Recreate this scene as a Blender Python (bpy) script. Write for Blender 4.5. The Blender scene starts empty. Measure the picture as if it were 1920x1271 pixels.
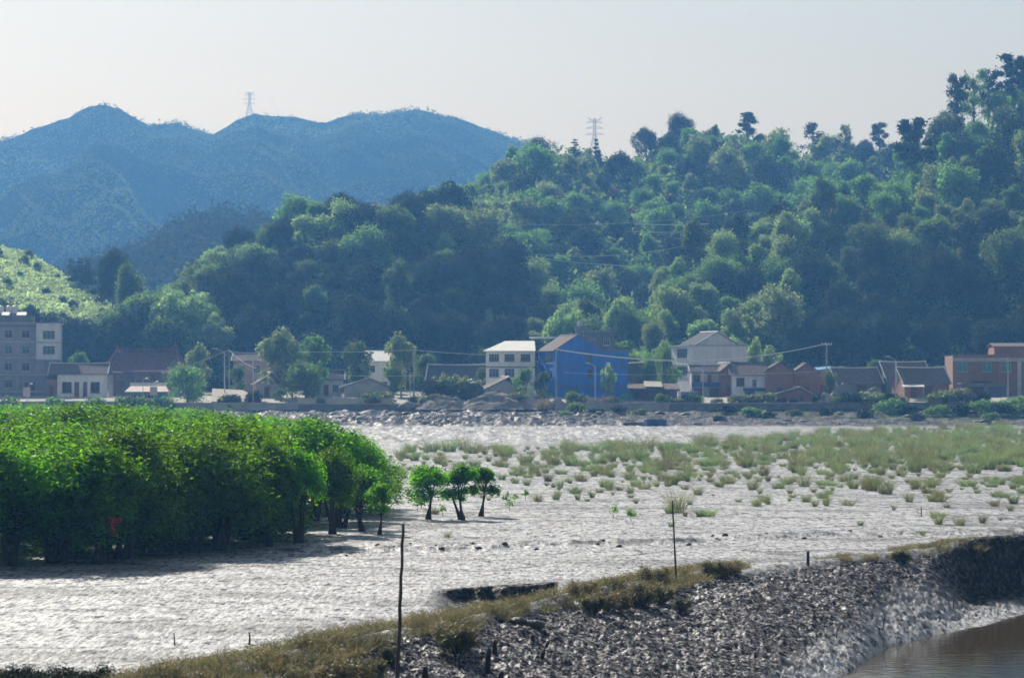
import bpy, math, random
import numpy as np
from math import radians, sin, cos, pi

# ------------------------------------------------------------------ basics
F, HC, YH = 5400.0, 7.0, 722.0        # focal length in photo pixels, camera height (m), horizon row
SC = bpy.context.scene
COL = SC.collection
rng = random.Random(7)

def wx(px, D): return (px - 960.0) * D / F
def wz(py, D): return HC - (py - YH) * D / F
def ppx(X, D): return 960.0 + X * F / D

def sstep(a, b, x):
    t = np.clip((np.asarray(x, float) - a) / (b - a), 0, 1)
    return t * t * (3 - 2 * t)

_perm = {}
def _tab(seed):
    if seed not in _perm:
        r = np.random.RandomState(seed)
        p = r.permutation(256)
        _perm[seed] = (np.concatenate([p, p]), np.cos(r.rand(256) * 2 * pi), np.sin(r.rand(256) * 2 * pi))
        a = r.rand(256) * 2 * pi
        _perm[seed] = (np.concatenate([p, p]), np.cos(a), np.sin(a))
    return _perm[seed]

def noise(x, y, seed=0):
    p, gx, gy = _tab(seed)
    x = np.asarray(x, float); y = np.asarray(y, float)
    xi = np.floor(x).astype(int); yi = np.floor(y).astype(int)
    fx = x - xi; fy = y - yi
    u = fx * fx * fx * (fx * (fx * 6 - 15) + 10); v = fy * fy * fy * (fy * (fy * 6 - 15) + 10)
    def g(ix, iy, dx, dy):
        h = p[p[ix & 255] + (iy & 255)]
        return gx[h] * dx + gy[h] * dy
    a = g(xi, yi, fx, fy); b = g(xi + 1, yi, fx - 1, fy)
    c = g(xi, yi + 1, fx, fy - 1); d = g(xi + 1, yi + 1, fx - 1, fy - 1)
    return (a + u * (b - a)) * (1 - v) + (c + u * (d - c)) * v

def fbm(x, y, seed=0, octaves=4, gain=0.5):
    s, a = 0, 1.0
    for i in range(octaves):
        s = s + a * noise(x * 2 ** i + 17.3 * i, y * 2 ** i - 9.1 * i, seed + i)
        a *= gain
    return s

# ------------------------------------------------------------------ materials
def _new(name):
    m = bpy.data.materials.new(name); m.use_nodes = True
    nt = m.node_tree; nt.nodes.clear()
    out = nt.nodes.new('ShaderNodeOutputMaterial')
    return m, nt, out

def mat(name, col, rough=0.8, var=0.25, scale=1.5, bump=0.0, bscale=None, metal=0.0, spec=0.4, stretch=(1, 1, 1), col2=None, detail=5):
    m, nt, out = _new(name)
    N, L = nt.nodes, nt.links
    b = N.new('ShaderNodeBsdfPrincipled')
    b.inputs['Roughness'].default_value = rough
    b.inputs['Metallic'].default_value = metal
    b.inputs['Specular IOR Level'].default_value = spec
    tc = N.new('ShaderNodeTexCoord'); mp = N.new('ShaderNodeMapping')
    mp.inputs['Scale'].default_value = stretch
    L.new(tc.outputs['Object'], mp.inputs['Vector'])
    nz = N.new('ShaderNodeTexNoise'); nz.inputs['Scale'].default_value = scale; nz.inputs['Detail'].default_value = detail
    nz.inputs['Roughness'].default_value = 0.65
    L.new(mp.outputs[0], nz.inputs['Vector'])
    rp = N.new('ShaderNodeValToRGB')
    e = rp.color_ramp.elements
    e[0].position = 0.3; e[1].position = 0.7
    c2 = col2 or tuple(min(1, c * (1 + var)) for c in col)
    c1 = tuple(c * (1 - var) for c in col)
    e[0].color = (*c1, 1); e[1].color = (*c2, 1)
    L.new(nz.outputs['Fac'], rp.inputs['Fac'])
    L.new(rp.outputs['Color'], b.inputs['Base Color'])
    if bump:
        nb = N.new('ShaderNodeTexNoise'); nb.inputs['Scale'].default_value = bscale or scale * 4
        nb.inputs['Detail'].default_value = 4
        L.new(mp.outputs[0], nb.inputs['Vector'])
        bp = N.new('ShaderNodeBump'); bp.inputs['Strength'].default_value = bump; bp.inputs['Distance'].default_value = 0.1
        L.new(nb.outputs['Fac'], bp.inputs['Height']); L.new(bp.outputs[0], b.inputs['Normal'])
    L.new(b.outputs[0], out.inputs['Surface'])
    return m

def tile_mat(name, col, var=0.35, pitch=0.28):
    """roof tiles: rows running down the slope, worn and blotchy"""
    m = mat(name, col, 0.92, var, 2.2, spec=0.1)
    nt = m.node_tree; N, L = nt.nodes, nt.links
    b = next(n for n in N if n.type == 'BSDF_PRINCIPLED')
    tc = next(n for n in N if n.type == 'TEX_COORD')
    w = N.new('ShaderNodeTexWave'); w.inputs['Scale'].default_value = 1 / pitch / 3.14; w.bands_direction = 'X'
    w.inputs['Distortion'].default_value = 0.6
    L.new(tc.outputs['Object'], w.inputs['Vector'])
    bp = N.new('ShaderNodeBump'); bp.inputs['Strength'].default_value = 0.8; bp.inputs['Distance'].default_value = 0.08
    L.new(w.outputs['Fac'], bp.inputs['Height']); L.new(bp.outputs[0], b.inputs['Normal'])
    return m

def brick_mat(name, col, mortar=(0.3, 0.28, 0.26), scale=2.2):
    m, nt, out = _new(name)
    N, L = nt.nodes, nt.links
    b = N.new('ShaderNodeBsdfPrincipled'); b.inputs['Roughness'].default_value = 0.9
    tc = N.new('ShaderNodeTexCoord')
    sp = N.new('ShaderNodeSeparateXYZ'); L.new(tc.outputs['Object'], sp.inputs[0])
    ad = N.new('ShaderNodeMath'); ad.operation = 'ADD'; L.new(sp.outputs[0], ad.inputs[0]); L.new(sp.outputs[1], ad.inputs[1])
    cb = N.new('ShaderNodeCombineXYZ'); L.new(ad.outputs[0], cb.inputs[0]); L.new(sp.outputs[2], cb.inputs[1])
    br = N.new('ShaderNodeTexBrick'); br.inputs['Scale'].default_value = scale
    br.inputs['Color1'].default_value = (*col, 1)
    br.inputs['Color2'].default_value = (col[0] * 0.75, col[1] * 0.7, col[2] * 0.7, 1)
    br.inputs['Mortar'].default_value = (*mortar, 1); br.inputs['Mortar Size'].default_value = 0.015
    L.new(cb.outputs[0], br.inputs['Vector'])
    nz = N.new('ShaderNodeTexNoise'); nz.inputs['Scale'].default_value = 0.7; nz.inputs['Detail'].default_value = 6
    L.new(tc.outputs['Object'], nz.inputs['Vector'])
    mr = N.new('ShaderNodeMapRange'); mr.inputs['To Min'].default_value = 0.6; mr.inputs['To Max'].default_value = 1.3
    L.new(nz.outputs['Fac'], mr.inputs['Value'])
    mx = N.new('ShaderNodeVectorMath'); mx.operation = 'SCALE'
    L.new(br.outputs['Color'], mx.inputs[0]); L.new(mr.outputs[0], mx.inputs['Scale'])
    L.new(mx.outputs[0], b.inputs['Base Color']); L.new(b.outputs[0], out.inputs['Surface'])
    return m

def leaf_mat(name, col, trans, tfac=0.35, gloss=0.12, grough=0.4, nscale=0.5, var=0.45, objvar=0.3, hue=0.03):
    m, nt, out = _new(name)
    N, L = nt.nodes, nt.links
    tc = N.new('ShaderNodeTexCoord'); oi = N.new('ShaderNodeObjectInfo'); geo = N.new('ShaderNodeNewGeometry')
    nz = N.new('ShaderNodeTexNoise'); nz.inputs['Scale'].default_value = nscale; nz.inputs['Detail'].default_value = 3
    L.new(tc.outputs['Object'], nz.inputs['Vector'])
    mr = N.new('ShaderNodeMapRange'); mr.inputs['From Min'].default_value = 0.3; mr.inputs['From Max'].default_value = 0.7
    mr.inputs['To Min'].default_value = 1 - var; mr.inputs['To Max'].default_value = 1 + var
    L.new(nz.outputs['Fac'], mr.inputs['Value'])
    mo = N.new('ShaderNodeMapRange'); mo.inputs['To Min'].default_value = 1 - objvar; mo.inputs['To Max'].default_value = 1 + objvar
    L.new(oi.outputs['Random'], mo.inputs['Value'])
    ml = N.new('ShaderNodeMapRange'); ml.inputs['To Min'].default_value = 0.65; ml.inputs['To Max'].default_value = 1.35
    L.new(geo.outputs['Random Per Island'], ml.inputs['Value'])
    k = N.new('ShaderNodeMath'); k.operation = 'MULTIPLY'; L.new(mr.outputs[0], k.inputs[0]); L.new(mo.outputs[0], k.inputs[1])
    k2 = N.new('ShaderNodeMath'); k2.operation = 'MULTIPLY'; L.new(k.outputs[0], k2.inputs[0]); L.new(ml.outputs[0], k2.inputs[1])
    hm = N.new('ShaderNodeMapRange'); hm.inputs['To Min'].default_value = 0.5 - hue; hm.inputs['To Max'].default_value = 0.5 + hue
    L.new(oi.outputs['Random'], hm.inputs['Value'])
    def coloured(c):
        h = N.new('ShaderNodeHueSaturation'); h.inputs['Color'].default_value = (*c, 1)
        L.new(hm.outputs[0], h.inputs['Hue']); L.new(k2.outputs[0], h.inputs['Value'])
        return h.outputs[0]
    d = N.new('ShaderNodeBsdfDiffuse'); t = N.new('ShaderNodeBsdfTranslucent'); g = N.new('ShaderNodeBsdfGlossy')
    L.new(coloured(col), d.inputs[0]); L.new(coloured(trans), t.inputs[0])
    g.inputs['Roughness'].default_value = grough; g.inputs['Color'].default_value = (0.8, 0.85, 0.8, 1)
    m1 = N.new('ShaderNodeMixShader'); m1.inputs[0].default_value = tfac
    L.new(d.outputs[0], m1.inputs[1]); L.new(t.outputs[0], m1.inputs[2])
    m2 = N.new('ShaderNodeMixShader'); m2.inputs[0].default_value = gloss
    L.new(m1.outputs[0], m2.inputs[1]); L.new(g.outputs[0], m2.inputs[2])
    L.new(m2.outputs[0], out.inputs['Surface'])
    return m

# ------------------------------------------------------------------ object helpers
def link(o):
    COL.objects.link(o); return o

def tag(o, label, cat, group=None):
    o['label'] = label; o['category'] = cat
    if group: o['group'] = group
    return o

def thing(name, label, cat, loc, rotz=0.0, group=None, scale=None):
    o = link(bpy.data.objects.new(name, None)); o.empty_display_size = 0.3
    o.location = loc; o.rotation_euler = (0, 0, rotz)
    if scale: o.scale = scale
    return tag(o, label, cat, group)

def mesh_np(name, V, Q, m, parent=None, smooth=False):
    me = bpy.data.meshes.new(name)
    V = np.asarray(V, np.float32); Q = np.asarray(Q, np.int32)
    n = Q.shape[1]
    me.vertices.add(len(V)); me.vertices.foreach_set('co', V.ravel())
    me.loops.add(Q.size); me.loops.foreach_set('vertex_index', Q.ravel())
    me.polygons.add(len(Q)); me.polygons.foreach_set('loop_start', np.arange(0, Q.size, n, dtype=np.int32))
    if smooth: me.polygons.foreach_set('use_smooth', np.ones(len(Q), bool))
    me.update(calc_edges=True)
    if m: me.materials.append(m)
    o = link(bpy.data.objects.new(name, me))
    if parent is not None: o.parent = parent
    return o

def grid_quads(nr, nc):
    i = np.arange(nr - 1)[:, None] * nc + np.arange(nc - 1)[None, :]
    i = i.ravel()
    return np.stack([i, i + 1, i + nc + 1, i + nc], 1)

class MB:
    def __init__(s): s.v = []; s.f = []
    def poly(s, pts):
        n = len(s.v); s.v += [tuple(p) for p in pts]; s.f.append(tuple(range(n, n + len(pts)))); return s
    def hexa(s, p):
        n = len(s.v); s.v += [tuple(q) for q in p]
        for f in ((0, 3, 2, 1), (4, 5, 6, 7), (0, 1, 5, 4), (1, 2, 6, 5), (2, 3, 7, 6), (3, 0, 4, 7)):
            s.f.append(tuple(n + i for i in f))
        return s
    def box(s, x0, x1, y0, y1, z0, z1):
        return s.hexa([(x0, y0, z0), (x1, y0, z0), (x1, y1, z0), (x0, y1, z0), (x0, y0, z1), (x1, y0, z1), (x1, y1, z1), (x0, y1, z1)])
    def slab(s, a, b, c, d, t):
        """quad a b c d (counter-clockwise from above) with thickness t below"""
        a, b, c, d = [np.array(q, float) for q in (a, b, c, d)]
        n = np.cross(b - a, d - a); n /= np.linalg.norm(n)
        if n[2] < 0: n = -n
        lo = [tuple(q - n * t) for q in (a, b, c, d)]
        return s.hexa(lo + [tuple(q) for q in (a, b, c, d)])
    def obox(s, o, ax, u0, u1, z0, z1, d0, d1):
        """box along a wall: u along ax from o, d along the outward normal"""
        n = (ax[1], -ax[0])
        def q(u, d, z): return (o[0] + ax[0] * u + n[0] * d, o[1] + ax[1] * u + n[1] * d, z)
        return s.hexa([q(u0, d1, z0), q(u1, d1, z0), q(u1, d0, z0), q(u0, d0, z0), q(u0, d1, z1), q(u1, d1, z1), q(u1, d0, z1), q(u0, d0, z1)])
    def tube(s, pts, rad, n=6, cap=True):
        pts = [np.array(p, float) for p in pts]
        if not hasattr(rad, '__len__'): rad = [rad] * len(pts)
        base = len(s.v)
        for i, p in enumerate(pts):
            d = pts[min(i + 1, len(pts) - 1)] - pts[max(i - 1, 0)]
            d /= (np.linalg.norm(d) + 1e-9)
            a = np.cross(d, (0, 0, 1) if abs(d[2]) < 0.9 else (1, 0, 0)); a /= np.linalg.norm(a); b = np.cross(d, a)
            for k in range(n):
                t = 2 * pi * k / n
                s.v.append(tuple(p + (a * cos(t) + b * sin(t)) * rad[i]))
        for i in range(len(pts) - 1):
            for k in range(n):
                k2 = (k + 1) % n
                s.f.append((base + i * n + k, base + i * n + k2, base + (i + 1) * n + k2, base + (i + 1) * n + k))
        if cap:
            s.f.append(tuple(base + k for k in range(n))[::-1])
            s.f.append(tuple(base + (len(pts) - 1) * n + k for k in range(n)))
        return s
    def lathe(s, c, prof, n=14):
        base = len(s.v)
        for r, z in prof:
            for k in range(n):
                t = 2 * pi * k / n
                s.v.append((c[0] + r * cos(t), c[1] + r * sin(t), c[2] + z))
        for i in range(len(prof) - 1):
            for k in range(n):
                k2 = (k + 1) % n
                s.f.append((base + i * n + k, base + i * n + k2, base + (i + 1) * n + k2, base + (i + 1) * n + k))
        s.f.append(tuple(base + k for k in range(n))[::-1])
        s.f.append(tuple(base + (len(prof) - 1) * n + k for k in range(n)))
        return s
    def build(s, name, m, parent=None, smooth=False):
        me = bpy.data.meshes.new(name); me.from_pydata(s.v, [], s.f); me.update()
        if m: me.materials.append(m)
        if smooth: me.polygons.foreach_set('use_smooth', np.ones(len(me.polygons), bool))
        o = link(bpy.data.objects.new(name, me))
        if parent is not None: o.parent = parent
        return o

def children(o): return [c for c in bpy.data.objects if c.parent is o]

class Proto:
    """a thing with its parts, copied thing by thing"""
    every = []
    def __init__(s, root): Proto.every.append(s); s.root = root; s.kids = [(c, list(c.children)) for c in root.children]; s.used = False
    def place(s, loc, rotz, scale, label, cat, group):
        if not s.used:
            s.used = True; r = s.root
        else:
            r = s.root.copy(); COL.objects.link(r)
            for c, gs in s.kids:
                k = c.copy(); COL.objects.link(k); k.parent = r
                for g in gs:
                    q = g.copy(); COL.objects.link(q); q.parent = k
        r.location = loc; r.rotation_euler = (0, 0, rotz)
        r.scale = scale if hasattr(scale, '__len__') else (scale,) * 3
        for key in ('label', 'category', 'group'):
            if key in r: del r[key]
        return tag(r, label, cat, group)

# ------------------------------------------------------------------ foliage geometry
def leaf_quads(pos, nrm, size, rs, aspect=0.5):
    n = len(pos)
    a = rs.normal(size=(n, 3)); a -= nrm * (a * nrm).sum(1, keepdims=True)
    a /= np.linalg.norm(a, axis=1, keepdims=True) + 1e-9
    b = np.cross(nrm, a)
    L = (size * (0.65 + 0.7 * rs.rand(n)))[:, None]
    V = np.stack([pos - a * L, pos + b * L * aspect + a * L * 0.1, pos + a * L, pos - b * L * aspect + a * L * 0.1], 1)
    return V.reshape(-1, 3)

def quads_for(n): return np.arange(n * 4).reshape(n, 4)

def crown_leaves(blobs, n, size, seed, aspect=0.5, up=0.5, shell=0.72, flat=1.0):
    """many small leaf faces spread through overlapping clumps; blobs: (x,y,z,r)"""
    rs = np.random.RandomState(seed)
    B = np.array(blobs, float)
    w = B[:, 3] ** 2; w /= w.sum()
    k = rs.choice(len(B), n, p=w)
    d = rs.normal(size=(n, 3)); d /= np.linalg.norm(d, axis=1, keepdims=True)
    r = shell + (1.06 - shell) * rs.rand(n) ** 0.7
    r = np.where(rs.rand(n) < 0.14, r * (1 + 0.35 * rs.rand(n)), r)
    lump = 1 + 0.30 * np.sin(d[:, 0] * 6 + k) * np.sin(d[:, 1] * 6 + 2 * k) + 0.2 * np.sin(d[:, 2] * 11 + 3 * k) * np.sin(d[:, 0] * 9 + k)
    p = B[k, :3] + d * (r * lump * B[k, 3])[:, None] * np.array([1, 1, flat])
    nm = d * 0.55 + rs.normal(size=(n, 3)) * 0.55 + np.array([0, 0, up])
    nm /= np.linalg.norm(nm, axis=1, keepdims=True)
    return leaf_quads(p, nm, np.full(n, size), rs, aspect)

def blades(n, r, h, w, seed, lean=0.5, bend=0.5):
    """grass blades fanned out from a clump's foot: two stacked quads each"""
    rs = np.random.RandomState(seed)
    t = rs.rand(n) * 2 * pi; q = r * np.sqrt(rs.rand(n))
    base = np.stack([q * np.cos(t), q * np.sin(t), np.zeros(n)], 1)
    ln = rs.rand(n) * lean; t2 = t + rs.normal(size=n) * 0.8
    d = np.stack([np.cos(t2) * ln, np.sin(t2) * ln, np.ones(n)], 1)
    hh = (h * (0.5 + 0.6 * rs.rand(n)))[:, None]
    mid = base + d * hh * 0.55
    d2 = d + np.stack([np.cos(t2) * bend, np.sin(t2) * bend, -0.25 * np.ones(n)], 1) * rs.rand(n)[:, None]
    tip = mid + d2 * hh * 0.5
    s = rs.rand(n) * 2 * pi
    sd = np.stack([np.cos(s), np.sin(s), np.zeros(n)], 1) * w * 0.5
    V = np.stack([base - sd, base + sd, mid + sd, mid - sd, tip + sd * 0.25, tip - sd * 0.25], 1).reshape(-1, 3)
    i = np.arange(n)[:, None] * 6
    Q = np.concatenate([i + np.array([[0, 1, 2, 3]]), i + np.array([[3, 2, 4, 5]])], 0)
    return V, Q

def scatter_join(parts):
    """[(V,Q)] -> one V,Q"""
    Vs, Qs, n = [], [], 0
    for V, Q in parts:
        Vs.append(V); Qs.append(Q + n); n += len(V)
    return np.concatenate(Vs), np.concatenate(Qs)

def xform(V, loc, rz, s):
    c, q = cos(rz), sin(rz)
    s = np.asarray(s, float) if hasattr(s, '__len__') else np.array([s, s, s], float)
    V = V * s
    return np.stack([V[:, 0] * c - V[:, 1] * q + loc[0], V[:, 0] * q + V[:, 1] * c + loc[1], V[:, 2] + loc[2]], 1)
# ------------------------------------------------------------------ camera, light, air
cam = bpy.data.cameras.new('camera'); co = link(bpy.data.objects.new('camera', cam))
cam.sensor_width = 36; cam.lens = F / 1920 * 36
cam.shift_y = (YH - 635.5) / 1920
cam.clip_start = 0.5; cam.clip_end = 20000
co.location = (0, 0, HC); co.rotation_euler = (radians(90), 0, 0)
cam.dof.use_dof = True; cam.dof.focus_distance = 135; cam.dof.aperture_fstop = 1.8
SC.camera = co

SUN_AZ, SUN_EL = -23.0, 34.0          # degrees from +Y (clockwise), elevation
w = bpy.data.worlds.new('World'); SC.world = w; w.use_nodes = True
nt = w.node_tree; nt.nodes.clear()
wo = nt.nodes.new('ShaderNodeOutputWorld'); bg = nt.nodes.new('ShaderNodeBackground')
sky = nt.nodes.new('ShaderNodeTexSky'); sky.sky_type = 'NISHITA'; sky.sun_disc = False
sky.sun_elevation = radians(SUN_EL); sky.sun_rotation = radians(SUN_AZ)
sky.air_density = 2.4; sky.dust_density = 1.6; sky.ozone_density = 3.0; sky.altitude = 0
bg.inputs[1].default_value = 0.054
hs_ = nt.nodes.new('ShaderNodeHueSaturation'); hs_.inputs['Saturation'].default_value = 0.55
tint = nt.nodes.new('ShaderNodeMix'); tint.data_type = 'RGBA'; tint.blend_type = 'MULTIPLY'; tint.inputs[0].default_value = 1.0; tint.inputs[7].default_value = (0.925, 0.925, 0.93, 1)
nt.links.new(sky.outputs[0], hs_.inputs['Color']); nt.links.new(hs_.outputs[0], tint.inputs[6]); nt.links.new(tint.outputs[2], bg.inputs[0]); nt.links.new(bg.outputs[0], wo.inputs[0])
sl = bpy.data.lights.new('sun', 'SUN'); sl.energy = 5.0; sl.angle = radians(0.5); sl.color = (1.0, 0.985, 0.97)
so = link(bpy.data.objects.new('sun', sl))
a, e = radians(SUN_AZ), radians(SUN_EL)
from mathutils import Vector
so.rotation_euler = Vector((sin(a) * cos(e), cos(a) * cos(e), sin(e))).to_track_quat('Z', 'Y').to_euler()

SC.view_settings.view_transform = 'Standard'; SC.view_settings.look = 'None'
SC.view_settings.exposure = 0.32; SC.view_settings.gamma = 1.0; SC.view_settings.use_curve_mapping = False
SC.cycles.use_denoising = True
SC.cycles.max_bounces = 6; SC.cycles.diffuse_bounces = 3; SC.cycles.glossy_bounces = 2
SC.cycles.transmission_bounces = 3; SC.cycles.transparent_max_bounces = 4; SC.cycles.volume_bounces = 0
SC.cycles.use_adaptive_sampling = True; SC.cycles.adaptive_threshold = 0.02
SC.cycles.caustics_reflective = False; SC.cycles.caustics_refractive = False

HAZE_D = 3.0e-4
m, nt, out = _new('haze_air')
pv = nt.nodes.new('ShaderNodeVolumePrincipled')
pv.inputs['Color'].default_value = (0.15, 0.43, 1.0, 1); pv.inputs['Absorption Color'].default_value = (1, 1, 1, 1)
pv.inputs['Density'].default_value = HAZE_D; pv.inputs['Anisotropy'].default_value = 0.35
nt.links.new(pv.outputs[0], out.inputs['Volume'])
hz = MB().box(-1100, 1100, -40, 2450, -4.5, 330).build('haze', m)
hz['kind'] = 'stuff'; hz['label'] = 'thin blue haze hanging in the air over the valley'; hz['category'] = 'haze'

# ------------------------------------------------------------------ ground height
R_PX = [-400, 0, 230, 460, 600, 760, 900, 1000, 1100, 1200, 1300, 1400, 1500, 1600, 1700, 1800, 1920, 2100, 2400]
R_Y = [1440, 1345, 1290, 1240, 1205, 1175, 1150, 1130, 1105, 1090, 1070, 1068, 1055, 1042, 1032, 1022, 1012, 998, 985]
W_PX = [-400, 0, 600, 1000, 1400, 1500, 1590, 1660, 1750, 1850, 1920, 2100, 2400]
W_Y = [2000, 1850, 1600, 1450, 1335, 1295, 1262, 1215, 1190, 1172, 1150, 1120, 1090]
WATER = -2.0
def ridge_D(px): return 6.65 * F / (np.interp(px, R_PX, R_Y) - YH)
def shore_D(px): return (HC - WATER) * F / (np.interp(px, W_PX, W_Y) - YH)
def gully_D(px): return HC * F / (np.interp(px, [700, 810, 1040, 1150], [1116, 1108, 1091, 1086]) - YH)
def line_D(px): return HC * F / (np.interp(px, [-400, 300, 500, 800, 1000, 1260, 1500, 1700, 2100], [1062, 1052, 1037, 1031, 1023, 1018, 1006, 1003, 1000]) - YH)

def ground_h(X, D):
    X = np.asarray(X, float); D = np.asarray(D, float)
    px = 960 + X * F / np.maximum(D, 20)
    Dr = ridge_D(px) + 1.2 * noise(X / 3.0, D * 0 + 3.3, 5); Dw = shore_D(px)
    t = np.clip((D - Dw) / (Dr - Dw), 0, 1)
    steep = sstep(1730, 1830, px)
    s_soft = t ** 0.85
    s_cut = np.where(t < 0.74, 0.22 * t / 0.74, 0.22 + 0.78 * sstep(0.74, 0.92, t))
    zr = 0.35 + 0.3 * steep
    near = WATER + (zr - WATER) * (s_soft * (1 - steep) + s_cut * steep)
    below = np.maximum(WATER - (Dw - D) * 0.12, -3.2)
    far = zr * np.exp(-((D - Dr) / 2.6) ** 2)
    z = np.where(D < Dw, below, np.where(D < Dr, near, far))
    # eroded gully behind the grassy ridge
    De = gully_D(px) + 1.7 * noise(X / 1.9, D * 0 + 7.7, 9) + 0.9 * noise(X / 0.6, D * 0, 10) - .5
    gm = sstep(800, 880, px) * (1 - sstep(1030, 1050, px))
    gz = -0.62 * (0.85 + 0.5 * noise(X / 2.2, D * 0 + 2.2, 13)) * sstep(Dr + 1.0, Dr + 5.0, D) * (1 - sstep(De - 0.7, De, D)) * gm
    z = z + gz
    # low step in the mud flat
    Dl = line_D(px) + 1.6 * noise(X / 5.0, D * 0 + 1.1, 11) + 0.8 * noise(X / 1.5, D * 0, 12)
    z = z + 0.13 * sstep(Dl - 0.5, Dl + 0.6, D) * sstep(420, 620, px) * (D > Dr)
    # far bank and village terrace
    z = z + 2.1 * sstep(480, 510, D) + 1.5 * sstep(512.5, 514, D) + 1.0 * sstep(516, 527, D) + np.clip(D - 530, 0, 300) * 0.02
    return z

def ground_detail(X, D):
    px = 960 + X * F / np.maximum(D, 20)
    Dr = ridge_D(px); Dw = shore_D(px)
    slope = (1 - sstep(Dr - 2, Dr + 1, D)) * sstep(Dw - 1, Dw + 3, D)
    flat = sstep(Dr, Dr + 3, D) * (1 - sstep(478, 484, D))
    z = flat * (0.03 * fbm(X / 5, D / 9, 20, 3) + 0.020 * fbm(X / 0.15, D / 1.1, 23, 3))
    z = z + slope * (0.11 * fbm(X / 0.38, D / 0.65, 30, 5, 0.68) + 0.13 * fbm(X / 1.6, D / 2.2, 38, 2) - 0.05)
    Dl = line_D(px)
    ln = np.exp(-((D - Dl) / 2.6) ** 2) * sstep(420, 560, px) * flat
    z = z + ln * 0.10 * fbm(X / 0.7, D / 0.9, 40, 3)
    # churned mud in front of the far bank
    ch = sstep(290, 380, D) * (1 - sstep(476, 482, D)) * (1 - 0.85 * sstep(1150, 1500, px))
    z = z + ch * (0.34 * fbm(X / 2.2, D / 9.0, 44, 3) + 0.10 * fbm(X / 0.7, D / 2, 47, 2))
    bank = sstep(474, 486, D) * (1 - sstep(511.2, 512.2, D))
    z = z + bank * (1 - .5 * sstep(1050, 1250, px)) * (0.8 * fbm(X / 3.4, D / 4.5, 50, 4) + 0.2 * fbm(X / 0.9, D / 1.1, 55, 3))
    ter = sstep(515, 518, D) * (1 - sstep(640, 700, D))
    z = z + ter * 0.15 * fbm(X / 3, D / 3, 60, 3)
    return z

def gz(X, D, detail=True):
    X1 = np.array([X]); D1 = np.array([D])
    return float((ground_h(X1, D1) + (ground_detail(X1, D1) if detail else 0))[0])

# rows: about one per picture row near the camera, finer on the far bank
rows = [4, 12, 20, 28, 35, 40]
d = 40.0
while d < 650:
    st = max(0.06, d * d / (68000.0 if d < 125 else 36000.0))
    if d > 470 and d < 520: st = 0.45
    elif d >= 520: st = 3.0
    st = min(st, 3.0)
    d += st; rows.append(d)
rows += [680, 720, 800, 950, 1200, 1600, 2200, 2900, 3600, 5000, 9000]
rows = np.array(rows)
cpx = np.concatenate([np.linspace(-6500, -500, 26), np.linspace(-430, -210, 8), np.linspace(-180, 2160, 1170), np.linspace(2190, 2380, 8), np.linspace(2450, 8400, 26)])
tt = (cpx - 960) / F
Dg, Tg = np.meshgrid(rows, tt, indexing='ij')
Xg = Tg * Dg
Zg = ground_h(Xg, Dg) + ground_detail(Xg, Dg)
V = np.stack([Xg, Dg, Zg], -1).reshape(-1, 3)

m, nt, out = _new('tidal_mud')
N, L = nt.nodes, nt.links
b = N.new('ShaderNodeBsdfPrincipled')
geo = N.new('ShaderNodeNewGeometry')
at = N.new('ShaderNodeAttribute'); at.attribute_name = 'zone'
sep = N.new('ShaderNodeSeparateColor'); L.new(at.outputs['Color'], sep.inputs[0])
def nz_(scale, detail=4, rough=0.6, sx=(1, 1, 1)):
    mp = N.new('ShaderNodeMapping'); mp.inputs['Scale'].default_value = sx
    L.new(geo.outputs['Position'], mp.inputs['Vector'])
    n = N.new('ShaderNodeTexNoise'); n.inputs['Scale'].default_value = scale; n.inputs['Detail'].default_value = detail; n.inputs['Roughness'].default_value = rough
    L.new(mp.outputs[0], n.inputs['Vector']); return n
def ramp_(fac, stops):
    r = N.new('ShaderNodeValToRGB'); e = r.color_ramp.elements
    e[0].position, e[0].color = stops[0][0], (*stops[0][1], 1); e[1].position, e[1].color = stops[-1][0], (*stops[-1][1], 1)
    for p, c in stops[1:-1]:
        k = e.new(p); k.color = (*c, 1)
    L.new(fac, r.inputs[0]); return r
def mix_(f, a_, b_):
    x = N.new('ShaderNodeMix'); x.data_type = 'RGBA'
    L.new(f, x.inputs[0]); L.new(a_, x.inputs[6]); L.new(b_, x.inputs[7]); return x.outputs[2]
n1 = nz_(3.8, 7, 0.82, (1, 0.28, 1)); n2 = nz_(0.25, 3); n3 = nz_(6.0, 7, 0.78)
mud = ramp_(n1.outputs[0], [(0.43, (0.05, 0.049, 0.053)), (0.49, (0.38, 0.383, 0.405)), (0.66, (0.58, 0.585, 0.615))])
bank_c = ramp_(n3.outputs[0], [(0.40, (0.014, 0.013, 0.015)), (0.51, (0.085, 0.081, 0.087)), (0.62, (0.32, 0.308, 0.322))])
soil = ramp_(n3.outputs[0], [(0.3, (0.20, 0.20, 0.16)), (0.5, (0.42, 0.40, 0.37)), (0.7, (0.54, 0.52, 0.49))])
green = ramp_(n3.outputs[0], [(0.3, (0.05, 0.08, 0.03)), (0.7, (0.13, 0.17, 0.06))])
c = mix_(sep.outputs[0], mud.outputs[0], bank_c.outputs[0])
c = mix_(sep.outputs[1], c, soil.outputs[0])
c = mix_(sep.outputs[2], c, green.outputs[0])
wet = ramp_(n3.outputs[0], [(0.4, (0.014, 0.013, 0.014)), (0.75, (0.07, 0.066, 0.066))])  # wet mud tone, also the shade painted on gully and cut faces
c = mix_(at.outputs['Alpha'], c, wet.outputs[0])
L.new(c, b.inputs['Base Color'])
rr = ramp_(n2.outputs[0], [(0.35, (0.45,) * 3), (0.65, (0.65,) * 3)])
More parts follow.
